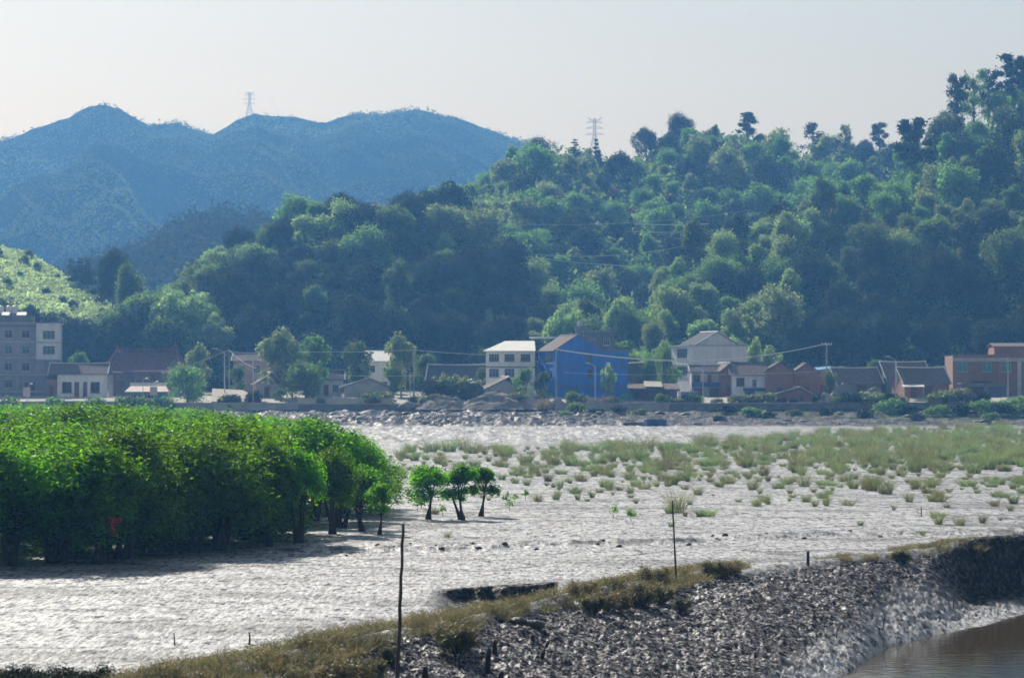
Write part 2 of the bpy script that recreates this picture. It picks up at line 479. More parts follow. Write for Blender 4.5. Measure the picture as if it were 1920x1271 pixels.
drier = N.new('ShaderNodeMath'); drier.operation = 'MAXIMUM'; L.new(sep.outputs[1], drier.inputs[0]); L.new(sep.outputs[2], drier.inputs[1])
rx = N.new('ShaderNodeMix'); L.new(drier.outputs[0], rx.inputs[0]); L.new(rr.outputs[0], rx.inputs[2]); rx.inputs[3].default_value = 0.9
L.new(rx.outputs[0], b.inputs['Roughness'])

inv = N.new('ShaderNodeMath'); inv.operation = 'MAXIMUM'; L.new(sep.outputs[0], inv.inputs[0]); L.new(at.outputs['Alpha'], inv.inputs[1])
ns_ = nz_(1.8, 6, 0.8, (1, 0.35, 1)); sr = ramp_(ns_.outputs[0], [(0.42, (0.0,) * 3), (0.62, (0.36,) * 3)])
sm = N.new('ShaderNodeMix'); L.new(inv.outputs[0], sm.inputs[0]); L.new(sr.outputs[0], sm.inputs[2]); gl_ = nz_(3.0, 6, 0.8); gr_ = ramp_(gl_.outputs[0], [(0.50, (0.0,) * 3), (0.62, (0.55,) * 3)]); L.new(gr_.outputs[0], sm.inputs[3])
L.new(sm.outputs[0], b.inputs['Specular IOR Level'])
nb = nz_(13.0, 5, 0.7, (1, 0.25, 1))
bp = N.new('ShaderNodeBump'); bp.inputs['Strength'].default_value = 0.65; bp.inputs['Distance'].default_value = 0.05
L.new(nb.outputs[0], bp.inputs['Height']); L.new(bp.outputs[0], b.inputs['Normal'])
L.new(b.outputs[0], out.inputs['Surface'])
MUD = m
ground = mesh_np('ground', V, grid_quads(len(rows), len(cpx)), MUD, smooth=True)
ground['kind'] = 'structure'; ground['label'] = 'wet grey tidal mud flat rising to the village bank'
zr_ = np.zeros(V.shape[0] * 4, np.float32).reshape(-1, 4); 
pxg = 960 + Xg * F / np.maximum(Dg, 20)
Drg = ridge_D(pxg); Dwg = shore_D(pxg); Deg = gully_D(pxg); Dlg = line_D(pxg)
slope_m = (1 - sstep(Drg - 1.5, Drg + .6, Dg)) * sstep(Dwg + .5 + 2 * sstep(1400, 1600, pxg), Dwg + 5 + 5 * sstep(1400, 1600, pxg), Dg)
cut = sstep(1740, 1830, pxg) * sstep(Drg - 9, Drg - 6, Dg) * (1 - sstep(Drg + .2, Drg + 1, Dg))  # shade of the steep bank face, painted near black
gul = sstep(-.75, -.15, fbm(Xg / 1.1, Dg / 2.2, 90, 3)) * sstep(790, 850, pxg) * (1 - sstep(1045, 1056, pxg)) * sstep(Deg - 9, Deg - 4, Dg) * (1 - sstep(Deg + .2, Deg + .9, Dg))  # shade in the gully and on its face, painted into the mud colour
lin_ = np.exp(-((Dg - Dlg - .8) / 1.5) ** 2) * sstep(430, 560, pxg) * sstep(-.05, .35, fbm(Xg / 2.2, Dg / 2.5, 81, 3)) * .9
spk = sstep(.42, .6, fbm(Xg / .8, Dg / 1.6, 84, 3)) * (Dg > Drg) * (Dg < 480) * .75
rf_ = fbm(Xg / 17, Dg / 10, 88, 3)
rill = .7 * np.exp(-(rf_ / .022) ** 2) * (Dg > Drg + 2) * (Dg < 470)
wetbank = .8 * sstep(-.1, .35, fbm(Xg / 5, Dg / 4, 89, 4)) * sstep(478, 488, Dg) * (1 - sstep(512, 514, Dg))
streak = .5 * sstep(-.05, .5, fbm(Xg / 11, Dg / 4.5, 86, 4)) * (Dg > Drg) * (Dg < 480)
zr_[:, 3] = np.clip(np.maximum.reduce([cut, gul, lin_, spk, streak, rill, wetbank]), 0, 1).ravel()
zr_[:, 0] = np.maximum(slope_m, sstep(476, 486, Dg) * (1 - sstep(514, 516, Dg))).ravel()
zr_[:, 1] = sstep(513, 517, Dg).ravel()
gmask = sstep(-0.02, 0.25, fbm(Xg / 7, Dg / 6, 70, 3) + 0.35 * sstep(1250, 1700, pxg) - 0.1) * sstep(488, 500, Dg) * (1 - sstep(513, 515, Dg)) * sstep(950, 1100, pxg)
zr_[:, 2] = (0.95 * gmask).ravel() + (0.6 * sstep(540, 560, Dg)).ravel()
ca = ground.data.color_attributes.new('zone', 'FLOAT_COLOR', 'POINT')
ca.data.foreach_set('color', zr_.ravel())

m, nt, out = _new('murky_water')
N, L = nt.nodes, nt.links
b = N.new('ShaderNodeBsdfPrincipled'); b.inputs['Base Color'].default_value = (0.075, 0.055, 0.028, 1); b.inputs['Roughness'].default_value = 0.05; b.inputs['IOR'].default_value = 1.33
geo = N.new('ShaderNodeNewGeometry'); nb = N.new('ShaderNodeTexNoise'); nb.inputs['Scale'].default_value = 2.2; nb.inputs['Detail'].default_value = 5
L.new(geo.outputs['Position'], nb.inputs['Vector'])
bp = N.new('ShaderNodeBump'); bp.inputs['Strength'].default_value = 0.16; bp.inputs['Distance'].default_value = 0.05
L.new(nb.outputs[0], bp.inputs['Height']); L.new(bp.outputs[0], b.inputs['Normal']); L.new(b.outputs[0], out.inputs['Surface'])
wat = MB().poly([(-60, 5, WATER), (160, 5, WATER), (160, 150, WATER), (6, 112, WATER), (-60, 60, WATER)]).build('water', m)
wat['kind'] = 'structure'; wat['label'] = 'brown water of the tidal channel'
# ------------------------------------------------------------------ hills
HILLM = mat('wooded_hillside', (0.035, 0.05, 0.022), 0.95, 0.4, 0.15, spec=0.1)
GRASSHILL = mat('grassy_hillside', (0.22, 0.27, 0.09), 0.95, 0.45, 0.12, spec=0.1, col2=(0.42, 0.42, 0.18))

class Patch:
    """a hillside lofted from its foot line to its ridge line and down the far side"""
    def __init__(s, ridge, foot, seed, rough=1.5, power=0.85, back=0.6, gul=0.0, gsc=100.0):
        s.r = np.array([(p[0], wx(p[0], p[2]), p[2], wz(p[1], p[2])) for p in ridge], float)
        s.f = np.array([(p[0], wx(p[0], p[1]), p[1], p[2]) for p in foot], float)
        s.seed, s.rough, s.power, s.back, s.gul, s.gsc = seed, rough, power, back, gul, gsc
        s.px0, s.px1 = s.r[0, 0], s.r[-1, 0]
    def at(s, u, v):
        px = s.px0 + (s.px1 - s.px0) * np.asarray(u, float); v = np.asarray(v, float)
        R = [np.interp(px, s.r[:, 0], s.r[:, k]) for k in (1, 2, 3)]
        Fo = [np.interp(px, s.f[:, 0], s.f[:, k]) for k in (1, 2, 3)]
        t = np.clip(v, 0, 1); o = np.clip(v - 1, 0, 2)
        X = Fo[0] + (R[0] - Fo[0]) * v; D = Fo[1] + (R[1] - Fo[1]) * v
        z = Fo[2] + (R[2] - Fo[2]) * t ** s.power
        z = z - o * o * s.back * np.maximum(R[2] - Fo[2], 0) - o * 0.1 * np.maximum(R[2] - Fo[2], 0)
        k = np.clip(v, 0, 1)
        z = z + s.rough * fbm(X / 14, D / 14, s.seed, 3) * np.minimum(1, 3 * k)
        if s.gul:
            g = np.abs(fbm(X / s.gsc + 0.35 * D / s.gsc, D / (s.gsc * 2.6), s.seed + 5, 4, 0.45))
            w = np.sin(pi * np.clip(v, 0, 1)) ** 0.7
            z = z - s.gul * (g * 1.7 - 0.25) * w
        return X, D, z
    def mesh(s, name, m, nu, nv, vmax=1.8):
        U, Vv = np.meshgrid(np.linspace(0, 1, nu), np.linspace(0, vmax, nv))
        X, D, Z = s.at(U, Vv)
        o = mesh_np(name, np.stack([X, D, Z], -1).reshape(-1, 3), grid_quads(nv, nu), m, smooth=True)
        o['kind'] = 'structure'; return o

h_left = Patch([(200, 655, 620), (280, 620, 640), (350, 562, 660), (430, 520, 672), (520, 465, 680), (620, 430, 685), (700, 430, 688), (780, 432, 690), (850, 430, 695), (930, 500, 690), (1010, 585, 670), (1090, 650, 640), (1150, 700, 610)],
               [(200, 590, 6), (400, 592, 7), (700, 598, 7.5), (1000, 592, 7.5), (1150, 585, 7)], 101)
h_right = Patch([(1080, 690, 610), (1140, 650, 622), (1200, 605, 632), (1300, 520, 652), (1400, 475, 670), (1500, 445, 688), (1600, 408, 705), (1700, 362, 722), (1800, 300, 742), (1880, 225, 760), (1960, 165, 775), (2100, 90, 800), (2400, 20, 830)],
                [(1080, 588, 6.5), (1300, 588, 6.5), (1600, 592, 6.5), (1900, 592, 6.5), (2400, 592, 6.5)], 111)
h_back = Patch([(700, 480, 800), (790, 415, 820), (850, 385, 840), (900, 355, 850), (980, 312, 860), (1080, 302, 870), (1180, 322, 880), (1240, 285, 885), (1300, 270, 890), (1400, 270, 900), (1480, 305, 910), (1560, 300, 920), (1700, 300, 940), (1850, 290, 960), (2100, 240, 980)],
               [(700, 650, 12), (1000, 665, 12), (1300, 690, 14), (1700, 720, 16), (2100, 760, 20)], 121)
h_grass = Patch([(-500, 330, 790), (-200, 400, 780), (-60, 437, 770), (0, 460, 760), (60, 482, 745), (120, 515, 720), (180, 550, 690), (230, 592, 650), (290, 650, 625), (340, 690, 610)],
                [(-500, 596, 6), (0, 596, 6), (340, 592, 6)], 131, rough=0.8)
h_mid = Patch([(60, 560, 1000), (200, 505, 1020), (260, 480, 1030), (330, 440, 1040), (400, 418, 1050), (480, 425, 1060), (560, 460, 1070), (700, 540, 1080)],
              [(60, 850, 15), (400, 850, 15), (700, 880, 15)], 141, rough=3)
h_far = Patch([(-900, 330, 1960), (-500, 250, 1960), (-300, 310, 1960), (-80, 290, 1960), (0, 268, 1952), (60, 244, 1952), (130, 219, 1944), (165, 200, 1944), (190, 197, 1944), (225, 205, 1944), (255, 224, 1952), (280, 234, 1960), (330, 232, 1968), (365, 243, 1968), (400, 253, 1976), (440, 228, 1976), (478, 213, 1976), (540, 219, 1984), (610, 230, 1992), (660, 214, 2000), (720, 216, 2000), (780, 206, 2000), (850, 219, 2008), (920, 245, 2008), (985, 270, 2016), (1060, 308, 2024), (1150, 340, 2032), (1400, 400, 2048), (1800, 380, 2080), (2400, 430, 2120)],
              [(-900, 1220, 10), (400, 1250, 12), (900, 1320, 12), (2400, 1440, 12)], 151, rough=1.5, power=0.95, gul=60, gsc=150.0)
FARM = mat('far_mountain_woods', (0.010, 0.016, 0.008), 1.0, 0.3, 0.02, spec=0.0, detail=6, col2=(0.02, 0.03, 0.014))
h_left.mesh('hill', HILLM, 160, 60)['label'] = 'steep wooded knoll behind the village'
h_right.mesh('hill', HILLM, 200, 80)['label'] = 'long wooded spur climbing behind the brick houses'
h_back.mesh('hill', HILLM, 160, 60)['label'] = 'wooded ridge rising behind the knoll'
h_grass.mesh('hill', GRASSHILL, 140, 60)['label'] = 'sunlit yellow green grassy hillside behind the apartment block'
h_mid.mesh('hill', HILLM, 120, 60)['label'] = 'hazy blue wooded hump below the mountain'
h_far.mesh('mountain', FARM, 1500, 320, 1.5)['label'] = 'long blue mountain ridge in the haze'

# ------------------------------------------------------------------ forest trees
FARLEAF = leaf_mat('far_mountain_leaves', (.06, .08, .04), (.09, .12, .05), .3, 0, .6, .008, .75, 0, 0)
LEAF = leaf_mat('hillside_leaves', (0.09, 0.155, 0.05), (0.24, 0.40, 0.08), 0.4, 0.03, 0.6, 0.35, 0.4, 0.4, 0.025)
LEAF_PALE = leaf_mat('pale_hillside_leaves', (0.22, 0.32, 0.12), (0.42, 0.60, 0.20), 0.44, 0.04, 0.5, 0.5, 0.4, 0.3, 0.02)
LEAF_DARK = leaf_mat('dark_hillside_leaves', (0.028, 0.045, 0.018), (0.05, 0.07, 0.02), 0.25, 0.02, 0.6, 0.5, 0.4, 0.3, 0.02)  # dark leaf colour, also standing in for shade on the hillsides
LEAF_RED = leaf_mat('reddish_hillside_leaves', (0.15, 0.085, 0.06), (0.18, 0.09, 0.05), 0.3, 0.05, 0.5, 0.5, 0.4, 0.3, 0.02)
LEAF_BAM = leaf_mat('bamboo_leaves', (0.19, 0.23, 0.075), (0.26, 0.31, 0.08), 0.38, 0.06, 0.5, 0.5, 0.4, 0.25, 0.02)
BARK = mat('bark', (0.11, 0.09, 0.07), 0.9, 0.4, 3.0)
BARK_PALE = mat('pale_bark', (0.30, 0.27, 0.23), 0.9, 0.35, 3.0)

def dome_blobs(seed, R, H, z0, n, rmin=0.26, rmax=0.42, top=1.0):
    r = random.Random(seed); out = []
    for i in range(n):
        t = (i + 0.5) / n
        ang = i * 2.399 + r.uniform(-.4, .4); rad = R * 0.68 * math.sqrt(t) * r.uniform(.55, 1.3)
        hz = z0 + (H - z0) * (0.35 + 0.5 * math.sqrt(max(0, 1 - (rad / R) ** 2))) * r.uniform(.68, 1.18)
        out.append((rad * cos(ang), rad * sin(ang), hz, R * r.uniform(rmin, rmax)))
    for i in range(max(4, n // 3)):
        ang = i * 2.399 * 1.7 + r.uniform(-.5, .5)
        out.append((R * .62 * cos(ang), R * .62 * sin(ang), z0 + (H - z0) * r.uniform(.15, .38), R * r.uniform(rmin, rmax)))
    return out

def tree_proto(name, seed, R, H, z0, nb, nl, size, lm, bark=BARK, tr=0.22, aspect=0.55, trunk_lean=0.0, rmin=0.26, rmax=0.42, stems=1, flare=1.6, shell=0.72):
    root = link(bpy.data.objects.new(name, None)); r = random.Random(seed)
    bl = dome_blobs(seed, R, H, z0, nb, rmin, rmax)
    t = MB()
    for s in range(stems):
        bx, by = (0, 0) if stems == 1 else (r.uniform(-.3, .3) * R * .3, r.uniform(-.3, .3) * R * .3)
        lx, ly = r.uniform(-1, 1) * trunk_lean, r.uniform(-1, 1) * trunk_lean
        fork = z0 + (H - z0) * 0.15
        t.tube([(bx, by, -0.4), (bx, by, 0.12), (bx * 1.2 + lx * .5, by * 1.2 + ly * .5, fork * .5), (bx * 1.5 + lx, by * 1.5 + ly, fork)], [tr * flare, tr * flare * .8, tr * .85, tr * .7], 7)
        for b in bl[s::stems]:
            mid = ((b[0] * .45 + bx + lx * .6), (b[1] * .45 + by + ly * .6), fork + (b[2] - fork) * .5 - .05 * H)
            t.tube([(bx * 1.5 + lx, by * 1.5 + ly, fork - .05), mid, (b[0], b[1], b[2])], [tr * .45, tr * .3, tr * .1], 5, cap=False)
    t.build('trunk', bark, root, smooth=True)
    V = crown_leaves(bl, nl, size, seed, aspect, shell=shell)
    mesh_np('crown', V, quads_for(nl), lm, root)
    p = Proto(root); p.leaves = V; return p

def plume_proto(name, seed, nst, H, spread, nl, size, lm):
    """bamboo: arching stems with leaves hanging along the upper two thirds"""
    root = link(bpy.data.objects.new(name, None)); r = random.Random(seed); rs = np.random.RandomState(seed)
    t = MB(); P_, N_ = [], []
    for i in range(nst):
        a = r.uniform(0, 2 * pi); q = r.uniform(.1, 1); h = H * r.uniform(.65, 1)
        bx, by = cos(a) * .5 * q, sin(a) * .5 * q
        pts = [(bx + cos(a) * spread * q * s ** 2.2, by + sin(a) * spread * q * s ** 2.2, h * (s - .22 * s ** 4 * q)) for s in np.linspace(0, 1, 8)]
        t.tube(pts, [0.05 * (1.2 - s) for s in np.linspace(0, 1, 8)], 4, cap=False)
        pa = np.array(pts); s = 0.25 + 0.75 * rs.rand(nl // nst)
        base = np.stack([np.interp(s, np.linspace(0, 1, 8), pa[:, k]) for k in range(3)], 1)
        off = rs.normal(size=base.shape) * (0.10 * H * (1.15 - s)[:, None] + .12) * np.array([1, 1, .6]); off[:, 2] -= .05 * H
        P_.append(base + off)
    P_ = np.concatenate(P_); n = len(P_)
    nm = rs.normal(size=(n, 3)) * .7 + np.array([0, 0, .6]); nm /= np.linalg.norm(nm, axis=1, keepdims=True)
    V = leaf_quads(P_, nm, np.full(n, size), rs, .35)
    t.build('stem', lm, root); mesh_np('crown', V, quads_for(n), lm, root)
    p = Proto(root); p.leaves = V; return p

TP = {
 'green': [tree_proto('forest_tree', 200 + i, (5.0, 4.2, 5.8, 3.3, 5.2)[i], (9.5, 10, 8.2, 12, 8.2)[i], 2.2, (13, 10, 16, 10, 13)[i], 8600, .22, LEAF, rmin=.2, rmax=.48) for i in range(5)],
 'pale': [tree_proto('forest_tree', 220 + i, (4.3, 5.0, 3.6)[i], (8.5, 9.0, 9.5)[i], 2.0, (11, 13, 9)[i], 7800, .22, LEAF_PALE, rmin=.2, rmax=.46) for i in range(3)],
 'dark': [tree_proto('forest_tree', 240 + i, (5.4, 4.6, 5.0)[i], (10, 9.5, 8.6)[i], 2.0, (14, 11, 13)[i], 8200, .23, LEAF_DARK, rmin=.2, rmax=.48) for i in range(3)],
 'reddish': [tree_proto('forest_tree', 260, 3.6, 8.0, 2.0, 10, 3200, .34, LEAF_RED)],
}
BAMBOO = [plume_proto('bamboo_clump', 280 + i, 14, (9, 11)[i], (3.4, 4.2)[i], 3600, .34, LEAF_BAM) for i in range(2)]

rs = np.random.RandomState(5)
def scatter(patch, spacing, v0, v1, pxr, tries=9000, seed=1):
    r = np.random.RandomState(seed); got = []; cell = {}
    for _ in range(tries):
        u, v = r.rand(), v0 + (v1 - v0) * r.rand()
        X, D, z = [float(q) for q in patch.at(u, v)]
        px = ppx(X, D)
        if px < pxr[0] or px > pxr[1]: continue
        k = (int(X // spacing), int(D // spacing)); ok = True
        for i in (-1, 0, 1):
            for j in (-1, 0, 1):
                for (x2, d2) in cell.get((k[0] + i, k[1] + j), ()):
                    if (X - x2) ** 2 + (D - d2) ** 2 < spacing ** 2: ok = False
        if not ok: continue
        cell.setdefault(k, []).append((X, D)); got.append((X, D, z, px, v))
    return got

cand = []
for pt, sp, v0, v1, pr, sd in ((h_left, 6.3, 0.02, 1.10, (262, 1110), 1), (h_right, 6.5, 0.02, 1.05, (1090, 2010), 2), (h_back, 8.4, 0.02, 1.03, (760, 1960), 3)):
    for (X, D, z, px, v) in scatter(pt, sp, v0, v1, pr, 9000, sd):
        cand.append((X, D, z, px, v, pt))
def hidden(c):
    # drop trees that stand behind a spur or the knoll from here and show nothing
    X, D, z, px, v, pt = c
    ytop = YH - (z + 10 - HC) * F / D
    if pt is h_back:
        for q in (h_left, h_right):
            if q.px0 < px < q.px1:
                u = (px - q.px0) / (q.px1 - q.px0)
                Xr, Dr, zr = [float(k) for k in q.at(u, 1.0)]
                if YH - (zr + 5 - HC) * F / Dr < ytop: return True
    if v > 1.05: return ytop > 700
    return ytop > 690
cand = [c for c in cand if not hidden(c)]

def landmark(px):
    for lim, nm in ((430, 'behind the temple roof'), (640, 'behind the roadside trees'), (880, 'behind the white metal roofed house'), (1010, 'behind the white two storey house'),
                    (1190, 'behind the blue house'), (1420, 'behind the white gabled house'), (1560, 'behind the twin brick gables'), (1720, 'behind the tile roofed sheds'), (1830, 'behind the brick block with teal windows')):
        if px < lim: return nm
    return 'at the high end of the spur'
def place_word(v): return 'low in the wood' if v < .33 else 'halfway up the wood' if v < .72 else 'near the wooded crest'

def kind_pick(X, D, px, v, pt, y):  # leaf tone paints the hill's sun and shade zone by zone
    n1_ = float(noise(np.array([X / 38]), np.array([D / 38]), 91)[0]); n2_ = float(noise(np.array([X / 25 + 9]), np.array([D / 25]), 92)[0])
    r = rng.random()
    if pt is h_left:                        # knoll face shade painted as dark leaves, pale ones at its ends
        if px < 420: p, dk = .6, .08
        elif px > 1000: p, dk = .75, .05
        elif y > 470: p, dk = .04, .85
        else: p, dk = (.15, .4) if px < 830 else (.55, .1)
    elif pt is h_right:                     # pale leaves paint sun on the flank, dark ones the shade below
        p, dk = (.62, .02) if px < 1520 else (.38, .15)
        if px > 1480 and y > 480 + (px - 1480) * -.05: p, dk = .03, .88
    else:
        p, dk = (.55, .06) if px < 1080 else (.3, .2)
        if y > 400 and px > 1030: p, dk = .08, .75  # shaded notch painted with dark leaves
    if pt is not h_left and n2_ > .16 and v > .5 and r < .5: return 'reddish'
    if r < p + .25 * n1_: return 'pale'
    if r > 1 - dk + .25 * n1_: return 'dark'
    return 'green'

# show the largest as trees of their own, the rest as one wood
cand.sort(key=lambda c: c[1])
NTREE = 285
WORDS = {'green': 'mid green', 'pale': 'pale sunlit green', 'dark': 'dark green', 'reddish': 'reddish brown'}
rest = []
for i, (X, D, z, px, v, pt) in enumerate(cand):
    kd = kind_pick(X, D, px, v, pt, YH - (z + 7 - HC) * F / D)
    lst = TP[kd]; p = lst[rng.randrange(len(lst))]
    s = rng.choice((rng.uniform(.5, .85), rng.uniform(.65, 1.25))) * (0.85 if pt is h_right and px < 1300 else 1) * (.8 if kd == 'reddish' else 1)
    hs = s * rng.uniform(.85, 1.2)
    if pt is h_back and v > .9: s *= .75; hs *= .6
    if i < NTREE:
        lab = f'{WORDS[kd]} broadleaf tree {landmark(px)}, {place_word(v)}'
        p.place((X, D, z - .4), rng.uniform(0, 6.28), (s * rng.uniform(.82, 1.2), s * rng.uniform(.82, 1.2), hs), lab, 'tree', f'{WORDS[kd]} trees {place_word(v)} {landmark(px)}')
    else:
        rest.append((X, D, z - .4, s, hs, p, kd))
print('forest candidates', len(cand), 'rest', len(rest))
rsx = np.random.RandomState(8)
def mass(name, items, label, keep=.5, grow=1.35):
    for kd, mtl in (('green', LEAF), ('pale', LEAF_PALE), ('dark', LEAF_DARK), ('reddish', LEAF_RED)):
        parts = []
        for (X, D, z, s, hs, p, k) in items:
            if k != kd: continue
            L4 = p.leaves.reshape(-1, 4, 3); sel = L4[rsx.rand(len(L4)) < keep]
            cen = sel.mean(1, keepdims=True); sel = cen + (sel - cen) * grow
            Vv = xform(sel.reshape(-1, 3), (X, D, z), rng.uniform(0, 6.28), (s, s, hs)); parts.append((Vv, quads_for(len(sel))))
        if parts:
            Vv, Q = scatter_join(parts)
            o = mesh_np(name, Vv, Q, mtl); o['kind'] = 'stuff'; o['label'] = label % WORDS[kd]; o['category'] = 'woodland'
mass('forest', rest, 'unbroken wood of %s trees far up the back ridge')

# undergrowth that closes the wood's floor: one mass per hillside
def undergrowth(patch, n, v0, v1, pxr, size, height, mtl, seed, label, name='undergrowth', up=.7):
    r = np.random.RandomState(seed)
    u = r.rand(n); v = v0 + (v1 - v0) * r.rand(n)
    X, D, z = patch.at(u, v); px = ppx(X, D); k = (px > pxr[0]) & (px < pxr[1]); X, D, z = X[k], D[k], z[k]
    n = len(X); hh = height * (0.4 + 0.8 * np.clip(fbm(X / 5, D / 5, seed, 2) + .5, 0, 1.2))
    pos = np.stack([X, D, z + hh * r.rand(n)], 1)
    nm = r.normal(size=(n, 3)) * .6 + np.array([0, -.1, up]); nm /= np.linalg.norm(nm, axis=1, keepdims=True)
    Vv = leaf_quads(pos, nm, np.full(n, size), r, .6)
    o = mesh_np(name, Vv, quads_for(n), mtl); o['kind'] = 'stuff'; o['label'] = label; o['category'] = 'undergrowth'
undergrowth(h_left, 60000, 0, 1.1, (150, 1160), .5, 3.2, LEAF, 301, 'dense undergrowth between the trees of the knoll')
undergrowth(h_right, 90000, 0, 1.03, (1070, 2000), .5, 3.2, LEAF, 302, 'dense undergrowth between the trees of the spur')
undergrowth(h_back, 90000, .02, 1.03, (760, 2000), .7, 4, LEAF, 303, 'dense undergrowth on the back ridge')
undergrowth(h_mid, 42000, .2, 1.04, (60, 700), .8, 8, LEAF_DARK, 304, 'hazy wood covering the blue hump below the mountain', 'forest')
undergrowth(h_far, 260000, .05, .995, (-60, 1150), .9, 3.4, FARLEAF, 305, 'far wood covering the blue mountain', 'forest')
undergrowth(h_grass, 90000, 0.12, 1.02, (-60, 330), .35, .8, leaf_mat('hill_grass', (.27, .36, .15), (.42, .54, .22), .6, .03, .5, .08, .35), 306, 'sunlit long grass on the hillside', 'grass', -.25)

# trees on the skyline and along the foot, each placed where it stands
PINE = []
def pine_proto(seed, H, R):
    root = link(bpy.data.objects.new('pine_tree', None)); r = random.Random(seed); bl = []
    t = MB().tube([(0, 0, -.4), (.1, 0, H * .5), (0, .1, H * .97)], [.22, .15, .04], 6)
    nl = int(H / 1.1)
    for i in range(nl):
        z = H * .25 + (H * .75) * i / nl; rad = R * (1.05 - i / nl) * r.uniform(.7, 1.1)
        for k in range(4):
            a = r.uniform(0, 6.28); bl.append((cos(a) * rad * .6, sin(a) * rad * .6, z, .28 + rad * .38))
            t.tube([(0, 0, z - .2), (cos(a) * rad * .9, sin(a) * rad * .9, z)], [.06, .02], 4, cap=False)
    t.build('trunk', BARK, root)
    V = crown_leaves(bl, 2600, .26, seed, .3, up=.2, shell=.3, flat=.45)
    mesh_np('crown', V, quads_for(2600), LEAF_DARK, root); p = Proto(root); p.leaves = V; return p
PINE = [pine_proto(401, 10, 2.6), pine_proto(402, 8, 2.2)]
def sparse_proto(seed, H, R, lm, n=1500):
    """thin tall tree with separate tufts of leaves and sky between them"""
    root = link(bpy.data.objects.new('tall_sparse_tree', None)); r = random.Random(seed); bl = []
    t = MB().tube([(0, 0, -.5), (.2, .1, H * .4), (-.1, .1, H * .75), (0, 0, H)], [.2, .15, .1, .03], 6)
    for i in range(24):
        z = H * (.38 + .60 * i / 24); a = r.uniform(0, 6.28); rad = R * r.uniform(.1, 1) * (1.1 - .5 * i / 24)
        bl.append((cos(a) * rad, sin(a) * rad, z + .5, R * r.uniform(.2, .42)))
        t.tube([(0, 0, z - .8), (cos(a) * rad * .5, sin(a) * rad * .5, z), (cos(a) * rad, sin(a) * rad, z + .5)], [.06, .05, .02], 4, cap=False)
    t.build('trunk', BARK, root); n = int(n * 1.5); V = crown_leaves(bl, n, .22, seed, .5, shell=.05)
    mesh_np('crown', V, quads_for(n), lm, root); p = Proto(root); p.leaves = V; return p
SPARSE = [sparse_proto(411, 12, 2.4, LEAF_DARK), sparse_proto(412, 11, 3.0, LEAF), sparse_proto(413, 9, 1.7, LEAF_DARK, 1900)]

def on_patch(pt, px, v):
    u = (px - pt.px0) / (pt.px1 - pt.px0)
    X, D, z = [float(k) for k in pt.at(u, v)]; return X, D, z
def skyline(p, pt, px, ytop, v, Hp, wid, label, cat='tree', group=None):
    X, D, z = on_patch(pt, px, v)
    h = max(2.5, wz(ytop, D) - z)
    s = h / Hp
    p.place((X, D, z - .3), rng.uniform(0, 6.28), (s * wid, s * wid, s), label, cat, group)
S = skyline
S(TP['dark'][0], h_back, 1010, 262, .97, 10, 1.0, 'dark broad tree at the near end of the back ridge skyline')
S(PINE[0], h_back, 1078, 256, .97, 10, 1.2, 'bare-looking dark pine on the skyline beside the smaller pylon')
S(PINE[1], h_back, 1117, 254, .96, 8, .8, 'narrow pointed pine standing in front of the smaller pylon')
S(PINE[0], h_back, 1163, 280, .97, 10, .9, 'small dark pine in the skyline gap past the smaller pylon')
S(TP['dark'][1], h_back, 1212, 240, .99, 9.5, .8, 'dark round tree edging the skyline gap')
S(TP['dark'][2], h_back, 1275, 222, .98, 8.6, .95, 'big dark dome-shaped tree on the back ridge skyline')
S(TP['reddish'][0], h_back, 1245, 275, .90, 8, .8, 'rusty red tree below the big dome-shaped skyline tree')
S(TP['green'][3], h_back, 1340, 238, .98, 10.5, .8, 'rounded green skyline tree beside the big dome-shaped one')
S(SPARSE[2], h_back, 1403, 212, .98, 9, 1.9, 'tallest tree of the back ridge, its top leaning over the crest')
S(TP['dark'][1], h_back, 1425, 250, .97, 9.5, .85, 'dark tree just under the tallest back ridge tree')
S(SPARSE[1], h_back, 1470, 268, .98, 11, 1.0, 'loose feathery tree in the dip of the back ridge')
S(SPARSE[0], h_back, 1525, 230, .98, 12, 1.5, 'dark ragged tree with two leaning tops on the ridge')
S(SPARSE[1], h_back, 1585, 236, .98, 11, 1.0, 'thin open-crowned tree on the back ridge')
S(SPARSE[2], h_back, 1648, 232, .98, 9, 1.2, 'narrow upright tree with a leaning top')
S(TP['dark'][1], h_back, 1620, 262, .96, 9.5, .8, 'bushy dark tree between the open-crowned and the narrow tree')
S(SPARSE[2], h_right, 1716, 226, .98, 9, 1.5, 'lone upright tree where the spur meets the ridge')
S(TP['green'][1], h_right, 1770, 226, .99, 9, .9, 'rounded tree on the spur crest beside the lone upright one')
for px, yt, k in ((1792, 140, 0), (1824, 135, 1), (1852, 130, 0), (1895, 106, 2), (1915, 118, 0)):
    S(SPARSE[k], h_right, px, yt, 1.0, (12, 11, 9)[k], .95 if k < 2 else 1.6, 'tall thin tree with open leaf tufts on the highest crest', 'tree', 'tall open trees on the highest crest')
for px, yt in ((838, 335), (870, 330), (905, 318)):
    S(BAMBOO[0], h_back, px, yt + 14, .96, 9, .9, 'pale yellow green bamboo clump along the slope of the back ridge', 'bamboo', 'bamboo clumps along the back ridge slope')
for px, yt, v in ((358, 470, .85), (378, 478, .9), (402, 462, .85), (418, 455, .95), (345, 505, .7)):
    S(BAMBOO[1], h_left, px, yt, v, 11, .7, 'plumed bamboo clump at the low end of the knoll', 'bamboo', 'bamboo plumes at the end of the knoll')
S(TP['dark'][0], h_left, 640, 366, .99, 10, 1.15, 'broad dark tree crowning the knoll')
S(TP['dark'][2], h_left, 765, 368, .99, 8.6, .8, 'dark brownish round tree on the knoll crest')
